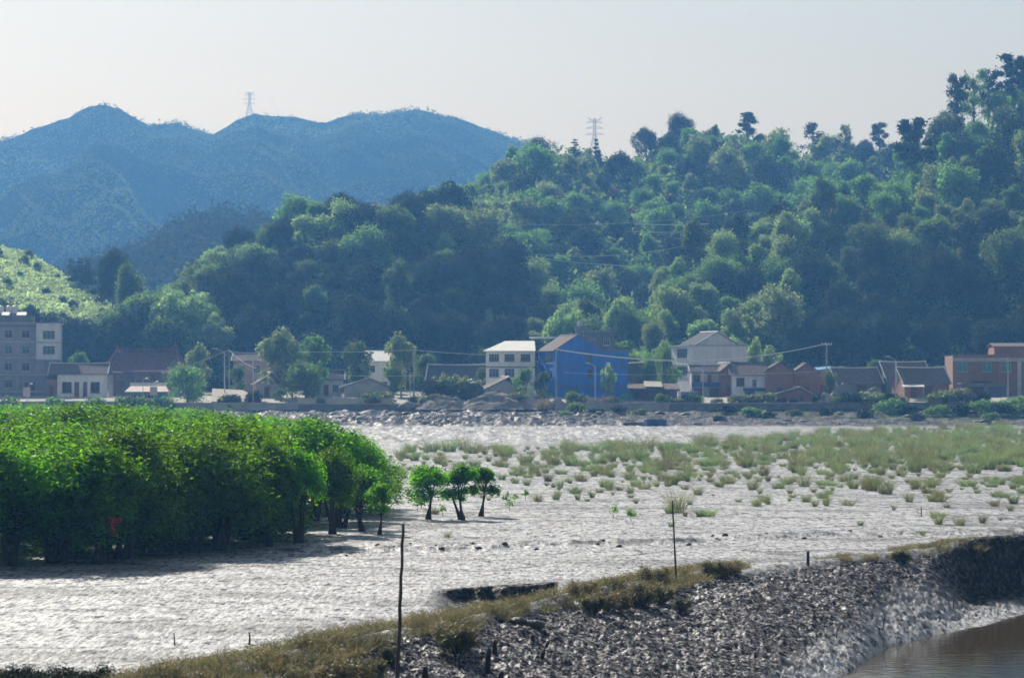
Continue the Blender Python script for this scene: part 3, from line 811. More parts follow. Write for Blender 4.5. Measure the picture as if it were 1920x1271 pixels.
S(TP['dark'][1], h_left, 540, 402, .98, 9.5, 1.2, 'dark tree on the shoulder of the knoll')
# edge of the grassy hillside
for px, yt, k in ((135, 480, 0), (152, 477, 1), (165, 482, 0)):
    S(PINE[k], h_grass, px, yt, .98, (10, 8)[k], 1.5, 'short dark bushy conifer on the edge of the grassy hillside', 'tree', 'dark conifers on the grassy hillside edge')
S(TP['dark'][1], h_grass, 212, 468, .85, 9.5, .62, 'tall dark leafy tree at the foot of the grassy hillside')
S(TP['green'][3], h_grass, 242, 515, .6, 10.5, .7, 'mid green tree below the tall dark one by the grassy hillside')
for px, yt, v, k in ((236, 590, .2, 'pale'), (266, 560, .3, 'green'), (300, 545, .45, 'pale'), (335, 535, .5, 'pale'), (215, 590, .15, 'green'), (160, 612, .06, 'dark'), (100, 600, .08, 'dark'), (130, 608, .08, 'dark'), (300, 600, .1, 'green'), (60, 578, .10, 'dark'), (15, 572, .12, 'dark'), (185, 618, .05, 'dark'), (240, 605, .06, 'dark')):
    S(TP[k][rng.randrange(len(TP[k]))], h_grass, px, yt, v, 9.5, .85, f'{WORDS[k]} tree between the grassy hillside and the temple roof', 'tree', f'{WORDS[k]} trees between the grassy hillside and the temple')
SHRUB = [tree_proto('hill_shrub', 430 + i, 1.8, 2.4, .3, 8, 700, .25, (LEAF, LEAF_DARK)[i], tr=.06) for i in range(2)]
for (X, D, z, px, v) in scatter(h_grass, 7, .25, 1.0, (-40, 240), 500, 9)[:46]:
    SHRUB[rng.randrange(2)].place((X, D, z - .2), rng.uniform(0, 6), rng.uniform(.35, .9), 'small dark shrub dotted on the sunlit grassy hillside', 'shrub', 'shrubs on the grassy hillside')
# ------------------------------------------------------------------ mangroves
MLEAF = leaf_mat('mangrove_leaves', (0.04, 0.13, 0.007), (0.26, 0.60, 0.010), 0.42, 0.014, 0.36, 0.9, 0.5, 0.28, 0.012)
MBARK = mat('mangrove_bark', (0.045, 0.038, 0.034), 0.85, 0.4, 5.0)
MANG = [tree_proto('mangrove_tree', 500 + i, (2.3, 2.0, 2.5, 1.9, 2.2, 2.1)[i], (4.2, 4.3, 4.0, 4.1, 4.3, 3.9)[i], (.9, 1.0, .8, 1.1, .9, 1.0)[i], (10, 9, 12, 8, 11, 10)[i], 17000, .082, MLEAF, MBARK, .085, .42, .35, .26, .5, 3, 2.0, .62) for i in range(6)]
MANGH = [tree_proto('mangrove_tree', 530 + i, (2.0, 1.8, 2.1)[i], (4.1, 4.2, 3.9)[i], 1.75, (9, 8, 10)[i], 12500, .082, MLEAF, MBARK, .085, .42, .4, .24, .46, 3, 2.2, .5) for i in range(3)]
SMALLM = [tree_proto('mangrove_tree', 520 + i, (1.15, .75, .95, .8)[i], (2.55, 2.75, 2.6, 2.5)[i], (1.05, .8, 1.1, .8)[i], (14, 10, 12, 9)[i], (4600, 3400, 3800, 1800)[i], .075, MLEAF, MBARK, .062, .45, (.1, .28, .4, .15)[i], .2, .42, (1, 2, 1, 1)[i], 2.6, .3) for i in range(4)]

def mang(p, px, py, h, H0, wid, label, group=None, rz=None):
    D = HC * F / (py - YH); X = wx(px, D); s = h / H0
    return p.place((X, D, gz(X, D) - .03), rng.uniform(0, 6.28) if rz is None else rz, (s * wid, s * wid, s), label, 'tree', group)
front = [(-60, 1062, 4.2), (20, 1060, 4.4), (105, 1054, 4.1), (180, 1056, 4.3), (232, 1047, 4.5), (318, 1016, 4.5), (372, 1036, 4.2), (408, 1031, 4.4), (462, 1012, 4.3)]
taken = []
for i, (px, py, h) in enumerate(front):
    D = HC * F / (py - YH); taken.append((wx(px, D), D))
    mang(MANG[i % 6], px, py, h, 4.2, rng.uniform(1.2, 1.5), 'wide leafy mangrove in the dark front row of the dense stand', 'mangroves in the front row of the stand')
for px, py, h, k, wd, lab in ((505, 1026, 3.9, 1, .95, 'mangrove with several dark stems where the front row begins to open'),
                              (560, 1022, 3.7, 4, .85, 'mangrove with a thick dark foot just inside the thin end of the stand'),
                              (622, 1006, 3.5, 3, .85, 'mangrove with a forked trunk and flared foot at the thin end'),):
    D = HC * F / (py - YH); taken.append((wx(px, D), D))
    mang(MANGH[k % 3], px, py, h, 4.1, wd, lab)
mang(SMALLM[1], 681, 1001, 2.75, 2.65, 1.15, 'slim reddish stemmed mangrove at the tip of the stand')
mang(SMALLM[3], 712, 1007, 2.3, 2.5, 1.0, 'thinnest outermost mangrove of the stand, beside the reddish stemmed one')
mang(SMALLM[0], 803, 978, 2.65, 2.7, 1.35, 'small lone mangrove standing nearest the stand, first of the three on open mud', rz=.4)
mang(SMALLM[1], 867, 978, 2.65, 2.65, 1.3, 'middle one of the three small mangroves on open mud', rz=2.1)
mang(SMALLM[2], 902, 972, 2.5, 2.65, 1.3, 'small mangrove on open mud farthest from the stand, last of the three', rz=4.0)
SAPL = [tree_proto('mangrove_sapling', 540 + i, .32, .75, .3, 4, 90, .07, MLEAF, MBARK, .015, .5, .05) for i in range(2)]
for i, (px, py) in enumerate(((830, 971), (783, 962), (790, 957), (742, 945), (951, 952), (965, 948), (985, 941), (1150, 976), (1183, 982), (955, 902 + 60))):
    D = HC * F / (py - YH); X = wx(px, D)
    SAPL[i % 2].place((X, D, gz(X, D) - .02), rng.uniform(0, 6), rng.uniform(.6, 1.1), 'tiny mangrove sapling sprouting from bare mud near the three small trees', 'sapling', 'mangrove saplings on the open mud')

# the body of the stand: edge line from the picture, farther trees as one thicket
EDGE = [(112, 2), (122, -4), (130, -6.5), (140, -6.6), (150, -6.8), (165, -8), (185, -10), (207, -13.2), (235, -17), (262, -21), (300, -28), (350, -38), (400, -52)]
def edge_x(D): return np.interp(D, [e_[0] for e_ in EDGE], [e_[1] for e_ in EDGE])
def front_y(px): return np.interp(px, [-80, 215, 262, 290, 335, 360, 425, 452, 482, 510, 560, 620, 720], [1058, 1050, 1036, 1014, 1012, 1032, 1028, 1008, 1010, 1024, 1018, 1005, 990])
body = []
r = np.random.RandomState(31)
for _ in range(30000):
    D = 112 + 285 * r.rand() ** 1.3; X = -80 + 82 * r.rand(); px = ppx(X, D)
    if px < -70 or X > edge_x(D) - .9: continue
    if D < HC * F / (front_y(px) - YH) + 2.2: continue
    sp = 3.0 if D < 170 else 3.5 if D < 240 else 4.0
    if any((X - a) ** 2 + (D - b) ** 2 < sp * sp for a, b in taken): continue
    taken.append((X, D)); body.append((X, D))
body.sort(key=lambda q: q[1])
def canopy_h(X, D):
    e_ = edge_x(D) - X
    h = 3.9 + 1.9 * float(noise(np.array([X / 6]), np.array([D / 8]), 77)[0])
    k = float(sstep(0, 7, np.array([e_]))[0])
    if D > 130: h *= (.76 + .24 * k)
    if D > 200: h = 3.72 + (h - 3.9) * .35
    return h * rng.choice((.82, .95, 1.0, 1.03, 1.12 if D < 200 else 1.03))
print('mangroves', len(body))
NM = 250; far_ = []
for i, (X, D) in enumerate(body):
    p = MANG[rng.randrange(6)] if ppx(X, D) < 430 or D > 150 else MANGH[rng.randrange(3)]; h = canopy_h(X, D); s = h / 4.2; wd = rng.uniform(1.0, 1.6)
    if i < NM:
        edge = edge_x(D) - X < 4
        lab = ('bright green mangrove along the open edge of the stand, behind the thin end' if edge else
               'bright green mangrove crowded in the middle of the dense stand' if D < 165 else 'bright green mangrove in the sunlit top of the stand, far behind its front row')
        p.place((X, D, gz(X, D, False) - .05), rng.uniform(0, 6.28), (s * wd, s * wd, s), lab, 'tree',
                'mangroves along the open edge' if edge else 'mangroves in the middle of the stand' if D < 165 else 'mangroves in the sunlit top of the stand')
    else: far_.append((X, D, 0.0, s * 1.3, s, p))
if far_:
    parts = []
    for X, D, z, s, hs, p in far_:
        L4 = p.leaves.reshape(-1, 4, 3); sel = L4[(rsx.rand(len(L4)) < .22) & (L4[:, 0, 2] > 1.4)]
        cen = sel.mean(1, keepdims=True); sel = cen + (sel - cen) * 2.0
        parts.append((xform(sel.reshape(-1, 3), (X, D, z), rng.uniform(0, 6.28), (s, s, hs)), quads_for(len(sel))))
    Vv, Q = scatter_join(parts)
    o = mesh_np('mangrove_thicket', Vv, Q, MLEAF); o['kind'] = 'stuff'; o['label'] = 'far part of the mangrove stand, one bright green canopy'; o['category'] = 'thicket'

# a red scrap of cloth caught among the trunks
D = 113.6; X = wx(228, D)
RED = mat('red_plastic', (0.42, 0.05, 0.035), 0.6, .25, 6)
r = np.random.RandomState(3); U, Vv = np.meshgrid(np.linspace(0, 1, 12), np.linspace(0, 1, 16))
cx = (U - .5) * (.16 + .34 * (Vv > .72)) + .12 * (Vv > .72); cz = Vv * .62; cy = .06 * np.sin(U * 7 + Vv * 5) + .05 * np.cos(Vv * 9)
o = mesh_np('torn_bag', np.stack([cx, cy, cz], -1).reshape(-1, 3), grid_quads(16, 12), RED, smooth=True)
o.location = (X, D - 2.6, 1.28); so_ = o.modifiers.new('thick', 'SOLIDIFY'); so_.thickness = .02
tag(o, 'torn red plastic bag hanging in the shadow under the front mangroves', 'bag')

# ------------------------------------------------------------------ grass tufts on the mud
def grass_mat(name, c, t):
    return leaf_mat(name, c, t, .4, .05, .5, .6, .3, .3, .02)
TUFTM = [grass_mat('olive_marsh_grass', (.19, .21, .10), (.31, .345, .14)), grass_mat('green_marsh_grass', (.15, .20, .085), (.25, .33, .11))]
def tuft_proto(seed, n, r, h, w, m_):
    V, Q = blades(n, r, h, w, seed, .8, .9)
    o = mesh_np('grass_tuft', V, Q, m_); p = Proto(o); p.V, p.Q = V, Q; return p
TUFT = [tuft_proto(600 + i, (150, 200, 110, 240, 170, 90)[i], (.26, .36, .2, .5, .4, .18)[i], (1.0, 1.1, .85, 1.2, 1.35, .75)[i], .02, TUFTM[i % 2]) for i in range(6)]
spots = []
r = np.random.RandomState(44)
def tuft_density(px, y):
    """share of the mud under grass: thick toward the far corner, thinning toward the open mud"""
    a = np.interp(y, [812, 835, 860, 880, 905, 930, 960, 990], [.5, .9, 1, .85, .55, .28, .10, .03])
    xm = np.interp(px, [700, 760, 900, 1000, 1200, 1500, 1700, 1960], [.35, .5, .45, .55, .75, .85, 1.0, 1.1])
    lim = np.interp(px, [700, 1150, 1300, 1500, 1750, 1960], [846, 842, 835, 815, 803, 798])
    return a * xm * (y > lim)
for _ in range(69000):
    px = 715 + 1450 * r.rand(); D = 130 + 330 * r.rand(); y = YH + HC * F / D
    X = wx(px, D)
    cl = sstep(-.1, .4, float(noise(np.array([X / 2.6]), np.array([D / 6.0]), 88)[0]))
    if r.rand() > tuft_density(px, y) * (.06 + 1.3 * cl) * (.17 if y < 850 else .12): continue
    if X < edge_x(D) + 2.5: continue
    spots.append((X, D, px, y))
# tufts one can pick out in the picture
known = [(1110, 937), (1048, 922), (1008, 944), (1186, 972), (1543, 938), (1512, 945), (1672, 900), (1848, 905), (1350, 916), (1240, 905), (1440, 905), (1590, 905), (1892, 905), (1760, 988), (1800, 990), (1842, 985), (1900, 948), (1560, 905), (960, 905), (1085, 905), (1475, 912), (1640, 915), (1705, 945), (1270, 965), (1285, 972), (1760, 935)]
spots = [(wx(px, HC * F / (y - YH)), HC * F / (y - YH), px, y) for px, y in known] + spots
def tuft_label(X, D, px, y):
    if y > 958: return 'small olive grass tuft alone on the bare mud beyond the bank', 'lone grass tufts on bare mud'
    if px < 1000: return 'low olive grass tuft on the mud behind the three small mangroves', 'grass tufts behind the small mangroves'
    if y > 915: return 'olive grass tuft along the thin near fringe of the grass field', 'grass tufts on the near fringe'
    return ('olive green grass tuft inside the scattered grass field, in front of the blue shed', 'grass tufts before the blue shed') if px < 1400 else ('olive green grass tuft in the thick grass field, before the brick houses', 'grass tufts before the brick houses')
head, tail = spots[:len(known)], sorted(spots[len(known):], key=lambda q: q[1])
NT = 265; print('tufts', len(spots)); parts = [[], []]
tail = [q for q in tail if q[2] < 1935] + [q for q in tail if q[2] >= 1935]
for i, (X, D, px, y) in enumerate(head + tail):
    k = rng.randrange(6); p = TUFT[k]; s = rng.choice((rng.uniform(.3, .6), rng.uniform(.45, .95))) * (1.15 if i < len(known) else 1)
    if y > 930 and i >= len(known): s *= .7
    if D > 230: s *= 1.15
    z = gz(X, D) - .03
    if i < NT:
        lab, grp = tuft_label(X, D, px, y); p.place((X, D, z), rng.uniform(0, 6), (s * rng.uniform(.9, 1.2), s, s), lab, 'grass tuft', grp)
    else:
        s2 = s * 1.15; parts[k % 2].append((xform(p.V, (X, D, z), rng.uniform(0, 6), (s2 * 1.1, s2, s2)), p.Q))
rq = np.random.RandomState(46)
for _ in range(10400):                   # short thin growth between the tufts
    px = 720 + 1440 * rq.rand(); D = 150 + 300 * rq.rand(); y = YH + HC * F / D
    if rq.rand() > tuft_density(px, y) * .13: continue
    X = wx(px, D)
    if X < edge_x(D) + 2: continue
    k = rq.randint(6); s = rq.uniform(.22, .5)
    parts[k % 2].append((xform(TUFT[k].V, (X, D, gz(X, D, False)), rq.uniform(0, 6), (s * 2.2, s * 2.2, s)), TUFT[k].Q))
for k in (0, 1):
    Vv, Q = scatter_join(parts[k]); o = mesh_np('marsh_grass', Vv, Q, TUFTM[k]); o['kind'] = 'stuff'
    o['label'] = ('olive', 'greener')[k] + ' marsh grass merging into a far meadow on the mud'; o['category'] = 'grass'

# ------------------------------------------------------------------ near bank: brown grass, bushes, stakes, stumps
BG = [leaf_mat('brown_bank_grass', (.20, .17, .085), (.28, .235, .11), .38, .04, .5, .45, .35, .1, .01), leaf_mat('olive_bank_grass', (.125, .125, .06), (.20, .20, .08), .38, .04, .5, .45, .35, .1, .01)]
band_hi = ([200, 230, 300, 460, 560, 700, 830, 960, 1100, 1200, 1300, 1392, 1400, 1405, 1455, 1460, 1560, 1640, 1700, 1800, 1960], [1282, 1275, 1250, 1226, 1200, 1175, 1146, 1124, 1094, 1079, 1056, 1052, 1066, 1070, 1060, 1060, 1040, 1034, 1020, 1006, 1000])
band_lo = ([200, 230, 560, 620, 760, 880, 900, 1000, 1090, 1200, 1290, 1390, 1396, 1405, 1455, 1460, 1560, 1640, 1700, 1800, 1960], [1400, 1380, 1290, 1246, 1205, 1200, 1178, 1152, 1136, 1128, 1100, 1076, 1068, 1066, 1060, 1066, 1050, 1052, 1048, 1040, 1042])
acc = [[], []]; r = np.random.RandomState(71); nb_ = 0
proto_b = [blades(60, .16, .3, .013, 700 + i, 1.1, 1.0) for i in range(4)]
for i in range(5):                       # low leafy herbs between the blades
    bl_ = [(rng.uniform(-.2, .2), rng.uniform(-.2, .2), rng.uniform(.08, .26), rng.uniform(.07, .14)) for _ in range(7)]
    proto_b.append((crown_leaves(bl_, 170, .026, 720 + i, .3, up=.5, shell=.2), quads_for(170)))
for _ in range(17800):
    px = 205 + 1950 * r.rand(); D = 58 + 72 * r.rand(); X = wx(px, D)
    z = float(ground_h(np.array([X]), np.array([D]))[0]); y = YH + (HC - z) * F / D
    if not (np.interp(px, *band_hi) + 8 < y < np.interp(px, *band_lo)): continue
    dn = float(noise(np.array([X / 1.3]), np.array([D / 1.6]), 73)[0])
    if r.rand() > .85 + dn: continue
    s = rng.uniform(.75, 1.3) * (1 + .5 * dn)
    if px > 1450: s *= .8
    v_, q_ = proto_b[rng.randrange(9)]
    k = 0 if rng.random() < .62 + dn else 1
    if px > 1700: k = 1 if rng.random() < .7 else 0
    acc[k].append((xform(v_, (X, D, z - .04), rng.uniform(0, 6.28), (s * 1.2, s * 1.2, s)), q_)); nb_ += 1
print('bank grass clumps', nb_)
for k in (0, 1):
    Vv, Q = scatter_join(acc[k]); o = mesh_np('bank_grass', Vv, Q, BG[k]); o['kind'] = 'stuff'
    o['label'] = ('brown', 'olive')[k] + ' grass growing along the top of the near mud bank'; o['category'] = 'grass'

def bush_proto(seed, R, H, n, m_):
    root = link(bpy.data.objects.new('bank_bush', None)); rr_ = random.Random(seed); rs_ = np.random.RandomState(seed)
    t = MB(); bl = []
    for i in range(12):
        a = rr_.uniform(0, 6.28); q = R * .7 * math.sqrt(rr_.random()); b_ = (cos(a) * q, sin(a) * q, H * rr_.uniform(.3, .72), R * rr_.uniform(.22, .36)); bl.append(b_)
        t.tube([(cos(a) * q * .2, sin(a) * q * .2, -.05), b_[:3]], [.02, .008], 4, cap=False)
    t.build('stem', MBARK, root)
    V = crown_leaves(bl, n, .05, seed, .28, up=.6, shell=.3)
    mesh_np('foliage', V, quads_for(n), m_, root); return Proto(root)
BUSH = [bush_proto(740 + i, (.6, .5, .7)[i], (.62, .55, .6)[i], 2600, BG[(1, 1, 0)[i]]) for i in range(3)]
def on_bank(px, py):
    """the point of the near bank seen at this pixel: march along the sight line"""
    D = 55.0
    while D < 140:
        X = wx(px, D); z = float(ground_h(np.array([X]), np.array([D]))[0])
        if wz(py, D) <= z: return X, D, z
        D += .25
    return X, D, z
for px, py, s, k, lab in ((860, 1226, 1.3, 0, 'dark olive bush casting its shadow beside the short stumps'), (840, 1205, 1.0, 2, 'brownish bush at the lower edge of the bank grass, behind the dark olive one'),
                          (1112, 1150, 1.05, 1, 'low rounded olive bush on the bare mud slope below the grass'), (1205, 1136, 1.25, 0, 'dark dense bush hanging from the bank grass near the thinner stake'),
                          (1150, 1140, 1.0, 2, 'brown bush between the rounded olive bush and the dark dense one'), (1278, 1145, .75, 1, 'small olive bush below the thinner tall stake'), (1240, 1130, .95, 1, 'olive bush beside the small one below the thinner stake'),
                          (690, 1285, 1.25, 1, 'olive bush at the picture bottom beside the taller stake'), (640, 1290, 1.3, 2, 'brown bush at the picture bottom, next to the olive one by the taller stake'), (735, 1240, .8, 1, 'small bush just behind the foot of the taller stake'),
                          (1370, 1078, .95, 2, 'rounded brown bush ending the near stretch of bank grass'), (1330, 1078, .9, 0, 'dark bush just before the end of the near bank grass'),
                          (1225, 1062 + 30, 1.0, 2, 'brown bush on the crest of the bank by the thinner stake'), (1690, 1052, .8, 0, 'dark low bush on the bank crest above the shaded cut'), (1090, 1118, .9, 2, 'brown bush on the bank crest above the rounded olive bush')):
    X, D, z = on_bank(px, py); BUSH[k].place((X, D, z - .05), rng.uniform(0, 6), s, lab, 'bush', None)
DARKB = [bush_proto(760, .7, .6, 2400, LEAF_DARK)]
for px, py in ((15, 1290), (75, 1292), (120, 1290), (165, 1293), (40, 1296)):
    X, D, z = on_bank(px, py); DARKB[0].place((X, D, z - .05), rng.uniform(0, 6), rng.uniform(.8, 1.05), 'dark green bush rising at the very bottom of the near mud, far from the stakes', 'bush', 'dark bushes at the bottom corner')

STAKE = mat('weathered_stake', (.085, .07, .058), .9, .45, 6.0, .5, 20, stretch=(1, 1, .15))
def stake(name, px, py_b, px_t, py_t, r0, r1, label, cat='stake', bark=STAKE, rag=True):
    X, D, z = on_bank(px, py_b)
    tx, tz = wx(px_t, D) - X, wz(py_t, D) - z
    n = max(3, int(tz / .25)); rr_ = random.Random(int(px))
    pts = [(tx * t + rr_.uniform(-1, 1) * .004 * tz * (0 < i < n), rr_.uniform(-1, 1) * .003 * tz, -.3 * (i == 0) + tz * t) for i, t in enumerate(np.linspace(0, 1, n + 1))]
    rad = [r0 + (r1 - r0) * t + rr_.uniform(-.08, .08) * r0 for t in np.linspace(0, 1, n + 1)]
    o = MB().tube(pts, rad, 8).build(name, bark, smooth=True); o.location = (X, D, z)
    return tag(o, label, cat)
stake('wooden_stake', 745, 1276, 756, 982, .052, .034, 'taller thick wooden stake standing in the bank grass')
stake('wooden_stake', 1268, 1094, 1261, 938, .034, .024, 'thinner tall wooden stake on the bank crest by the bushes')
stake('mooring_post', 1515, 1060, 1515, 1033, .06, .055, 'short dark post on the bank crest where the grass thins', 'post')
STUMP = mat('rotten_stump', (.03, .027, .025), .8, .4, 5)
for a in ((928, 1226, 927, 1199, .09, .03, 'pointed black stump beside the dark olive bush'), (914, 1252, 917, 1214, .075, .06, 'upright black stump just in front of the pointed one'),
          (1013, 1234, 1028, 1202, .075, .055, 'black stump leaning on the open mud slope'), (861, 1254, 861, 1226, .04, .04, 'thin black stub in the shadow under the dark olive bush'),
          (797, 1265, 797, 1249, .08, .06, 'squat black stub to the side of the taller stake'), (938, 1276, 941, 1258, .10, .04, 'low pointed stub at the bottom of the mud slope'), (1000, 1205, 997, 1190, .07, .05, 'low dark stub above the leaning stump')):
    stake('wooden_stump', a[0], a[1], a[2], a[3], a[4], a[5], a[6], 'stump', STUMP)
for a in ((1566, 1195, 1578, 1164, 'thin leaning stick stuck in wet mud above the water'), (1655, 1172, 1661, 1152, 'short thin stick in the wet mud, beside the leaning one'), (1788, 1140, 1788, 1112, 'thin upright stick below the dark shaded cut'),
          (1790, 1225, 1789, 1186, 'thin stick standing in the shallow water'), (328, 1210, 326, 1186, 'short twig standing alone in the pale mud before the grass'), (1375, 0, 0, 0, '')):
    if a[4]: stake('thin_stick', a[0], a[1], a[2], a[3], .022, .012, a[4], 'stick')
# sticks farther out on the flat
for px, py, h, lab in ((1207, 912, .55, 'short dark stick among the grass tufts near the thinner stake'), (1727, 972, .5, 'thin stick on the flat beyond the bank'), (467, 1207, .35, 'twig poking out of the pale mud close to the bank grass')):
    D = HC * F / (py - YH); X = wx(px, D)
    o = MB().tube([(0, 0, -.1), (.02, 0, h * .5), (.0, .02, h)], [.03, .028, .02], 6).build('thin_stick', STUMP); o.location = (X, D, gz(X, D)); tag(o, lab, 'stick')

ROCK = mat('dark_wet_rock', (.075, .07, .068), .6, .4, 3, .6, 9)
def rock(name, X, D, z, sx, sy, sz, seed, m_, label, cat='rock', group=None):
    n1, n2 = 12, 18; th = np.linspace(0, pi, n1); ph = np.linspace(0, 2 * pi, n2, endpoint=False)
    T, Pp = np.meshgrid(th, ph, indexing='ij')
    d = np.stack([np.sin(T) * np.cos(Pp), np.sin(T) * np.sin(Pp), np.cos(T)], -1)
    k = 1 + .35 * noise(d[..., 0] * 1.7 + d[..., 2] * 1.3, d[..., 1] * 1.7 - d[..., 2], seed) + .15 * noise(d[..., 0] * 4 + 3, d[..., 1] * 4 + d[..., 2] * 4, seed + 1)
    Vv = (d * k[..., None] * np.array([sx, sy, sz])).reshape(-1, 3)
    i = np.arange(n1 - 1)[:, None] * n2; j = np.arange(n2)[None, :]; j2 = (j + 1) % n2
    Q = np.stack([(i + j), (i + n2 + j), (i + n2 + j2), (i + j2)], -1).reshape(-1, 4)
    o = mesh_np(name, Vv, Q, m_, smooth=False); o.location = (X, D, z); return tag(o, label, cat, group)
for i, (px, py, s, lab) in enumerate(((972, 1170, .2, 'first dark rock under the bank grass, near the stumps'), (988, 1172, .16, 'middle dark rock of three under the bank grass'), (1003, 1174, .22, 'largest dark rock of three under the bank grass'))):
    X, D, z = on_bank(px, py); rock('rock', X, D, z + .03, s * 1.3, s, s * .7, 40 + i, ROCK, lab)
for i in range(24):
    px = rng.uniform(640, 1700); py = rng.choice((rng.uniform(990, 1012), rng.uniform(1016, 1032), rng.uniform(960, 1010))); D = HC * F / (py - YH)
    D = float(line_D(np.array([px]))[0]) + rng.uniform(-3, 3) if i < 26 else D
    X = wx(px, D); s = rng.uniform(.05, .13)
    rock('mud_clod', X, D, gz(X, D) + s * .2, s * 1.2, s, s * .8, 60 + i, ROCK, 'small dark clod of mud lying on the pale flat near the low step', 'clod', 'dark clods on the mud flat')
# ------------------------------------------------------------------ village
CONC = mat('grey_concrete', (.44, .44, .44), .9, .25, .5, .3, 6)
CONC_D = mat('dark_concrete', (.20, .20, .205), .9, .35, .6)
WHITE = mat('white_render', (.86, .88, .92), .85, .16, 1.1, stretch=(1, 1, .2))
OFFW = mat('grey_white_tiles', (.66, .71, .79), .6, .2, 1.0, stretch=(1, 1, .2))
APT = mat('weathered_grey_tiles', (.30, .32, .36), .7, .28, .8, stretch=(1, 1, .25))
PINK = mat('pink_render', (.50, .36, .36), .85, .2, .4)
BLUE = mat('blue_wall', (.05, .20, .74), .8, .25, 1.1, stretch=(1, 1, .25))
BLUE_D = mat('blue_sheet', (.03, .10, .33), .5, .3, .8)
BRICK = brick_mat('red_brick', (.40, .19, .145)); BRICK_O = brick_mat('orange_brick', (.48, .24, .15))
STONE = brick_mat('rough_stone', (.27, .26, .25), (.16, .16, .16), 1.1)
TILE = tile_mat('grey_brown_tiles', (.19, .165, .155)); TILE_D = tile_mat('dark_tiles', (.10, .10, .115)); TILE_R = tile_mat('dull_red_tiles', (.21, .125, .135))
METALROOF = mat('white_sheet_roof', (.78, .77, .74), .45, .1, .6, spec=.5)
RIDGE = mat('pale_mortar_ridge', (.55, .54, .53), .8, .2, 1)
GLASS = mat('dark_window_glass', (.03, .04, .05), .12, .3, 1.5, spec=.6)
GLASS_G = mat('green_window_glass', (.05, .13, .11), .15, .35, 1.5, spec=.6)
GLASS_B = mat('blue_window_glass', (.03, .09, .24), .15, .35, 1.5, spec=.6)
FRAME = mat('pale_frame', (.5, .5, .5), .6, .1, 2); FRAME_D = mat('brown_frame', (.15, .09, .08), .7, .2, 2)
DOOR_R = mat('dull_red_door', (.22, .09, .09), .7, .2, 2); TEAL = mat('teal_paint', (.07, .26, .25), .6, .2, 1)
PINKROOF = mat('pink_sheet_roof', (.72, .52, .48), .6, .1, .8)
STEEL = mat('galvanised_steel', (.68, .69, .70), .45, .1, 3, spec=.6); POLEC = mat('concrete_pole', (.38, .37, .36), .9, .15, 2)
TANKM = mat('white_tank', (.78, .78, .78), .4, .05, 1); WIREM = mat('bright_cable', (.85, .85, .85), .4, .05, 1)
DIRT = mat('grey_gravel', (.23, .205, .18), .95, .4, 1.2, .8, 8); SAND = mat('pale_sand', (.42, .38, .34), .95, .25, 1.2, .6, 8)
YELLOWW = mat('yellowish_wall', (.62, .56, .42), .85, .15, .6)

SIDES = {'front': (lambda w, d: (-w / 2, 0)), 'right': (lambda w, d: (w / 2, 0)), 'back': (lambda w, d: (w / 2, d)), 'left': (lambda w, d: (-w / 2, d))}
AX = {'front': (1, 0), 'right': (0, 1), 'back': (-1, 0), 'left': (0, -1)}
def wall_side(mb, o, ax, W_, z0, z1, ops, depth=.18):
    us = sorted({0, W_, *[q for a in ops for q in a[:2]]}); zs = sorted({z0, z1, *[q for a in ops for q in a[2:4]]})
    n = (ax[1], -ax[0])
    def P3(u, z, d=0): return (o[0] + ax[0] * u - n[0] * d, o[1] + ax[1] * u - n[1] * d, z)
    for i in range(len(us) - 1):
        for j in range(len(zs) - 1):
            cu, cz = (us[i] + us[i + 1]) / 2, (zs[j] + zs[j + 1]) / 2
            if any(a[0] < cu < a[1] and a[2] < cz < a[3] for a in ops): continue
            mb.poly([P3(us[i], zs[j]), P3(us[i + 1], zs[j]), P3(us[i + 1], zs[j + 1]), P3(us[i], zs[j + 1])])
    for u0, u1, a, b, *_ in ops:
        mb.poly([P3(u0, a), P3(u0, b), P3(u0, b, depth), P3(u0, a, depth)]); mb.poly([P3(u1, b), P3(u1, a), P3(u1, a, depth), P3(u1, b, depth)])
        mb.poly([P3(u1, a), P3(u0, a), P3(u0, a, depth), P3(u1, a, depth)]); mb.poly([P3(u0, b), P3(u1, b), P3(u1, b, depth), P3(u0, b, depth)])

def fit_window(root, o, ax, u0, u1, z0, z1, pane=None, frame=None, nx=3, nz=2, sill=True):
    f = MB(); t = .07
    f.obox(o, ax, u0 + .004, u0 + t, z0 + .004, z1 - .004, -.14, -.03); f.obox(o, ax, u1 - t, u1 - .004, z0 + .004, z1 - .004, -.14, -.03)
    f.obox(o, ax, u0 + t, u1 - t, z0 + .004, z0 + t, -.14, -.03); f.obox(o, ax, u0 + t, u1 - t, z1 - t, z1 - .004, -.14, -.03)
    for i in range(1, nx):
        u = u0 + (u1 - u0) * i / nx; f.obox(o, ax, u - .03, u + .03, z0 + t, z1 - t, -.13, -.05)
    if nz > 1:
        z = z0 + (z1 - z0) * .68; f.obox(o, ax, u0 + t, u1 - t, z - .03, z + .03, -.128, -.06)
    if sill: f.obox(o, ax, u0 - .1, u1 + .1, z0 - .1, z0 - .003, .003, .12)
    w_ = f.build('window', frame or FRAME, root)
    MB().obox(o, ax, u0 + .01, u1 - .01, z0 + .01, z1 - .01, -.17, -.145).build('pane', pane or GLASS, w_)
    return w_
def fit_door(root, o, ax, u0, u1, z0, z1, m_):
    f = MB().obox(o, ax, u0 + .01, u1 - .01, z0, z1 - .01, -.16, -.06); d_ = f.build('door', m_ or DOOR_R, root)
    MB().obox(o, ax, u1 - .22, u1 - .14, z0 + .95, z0 + 1.1, -.058, .0).build('handle', STEEL, d_)

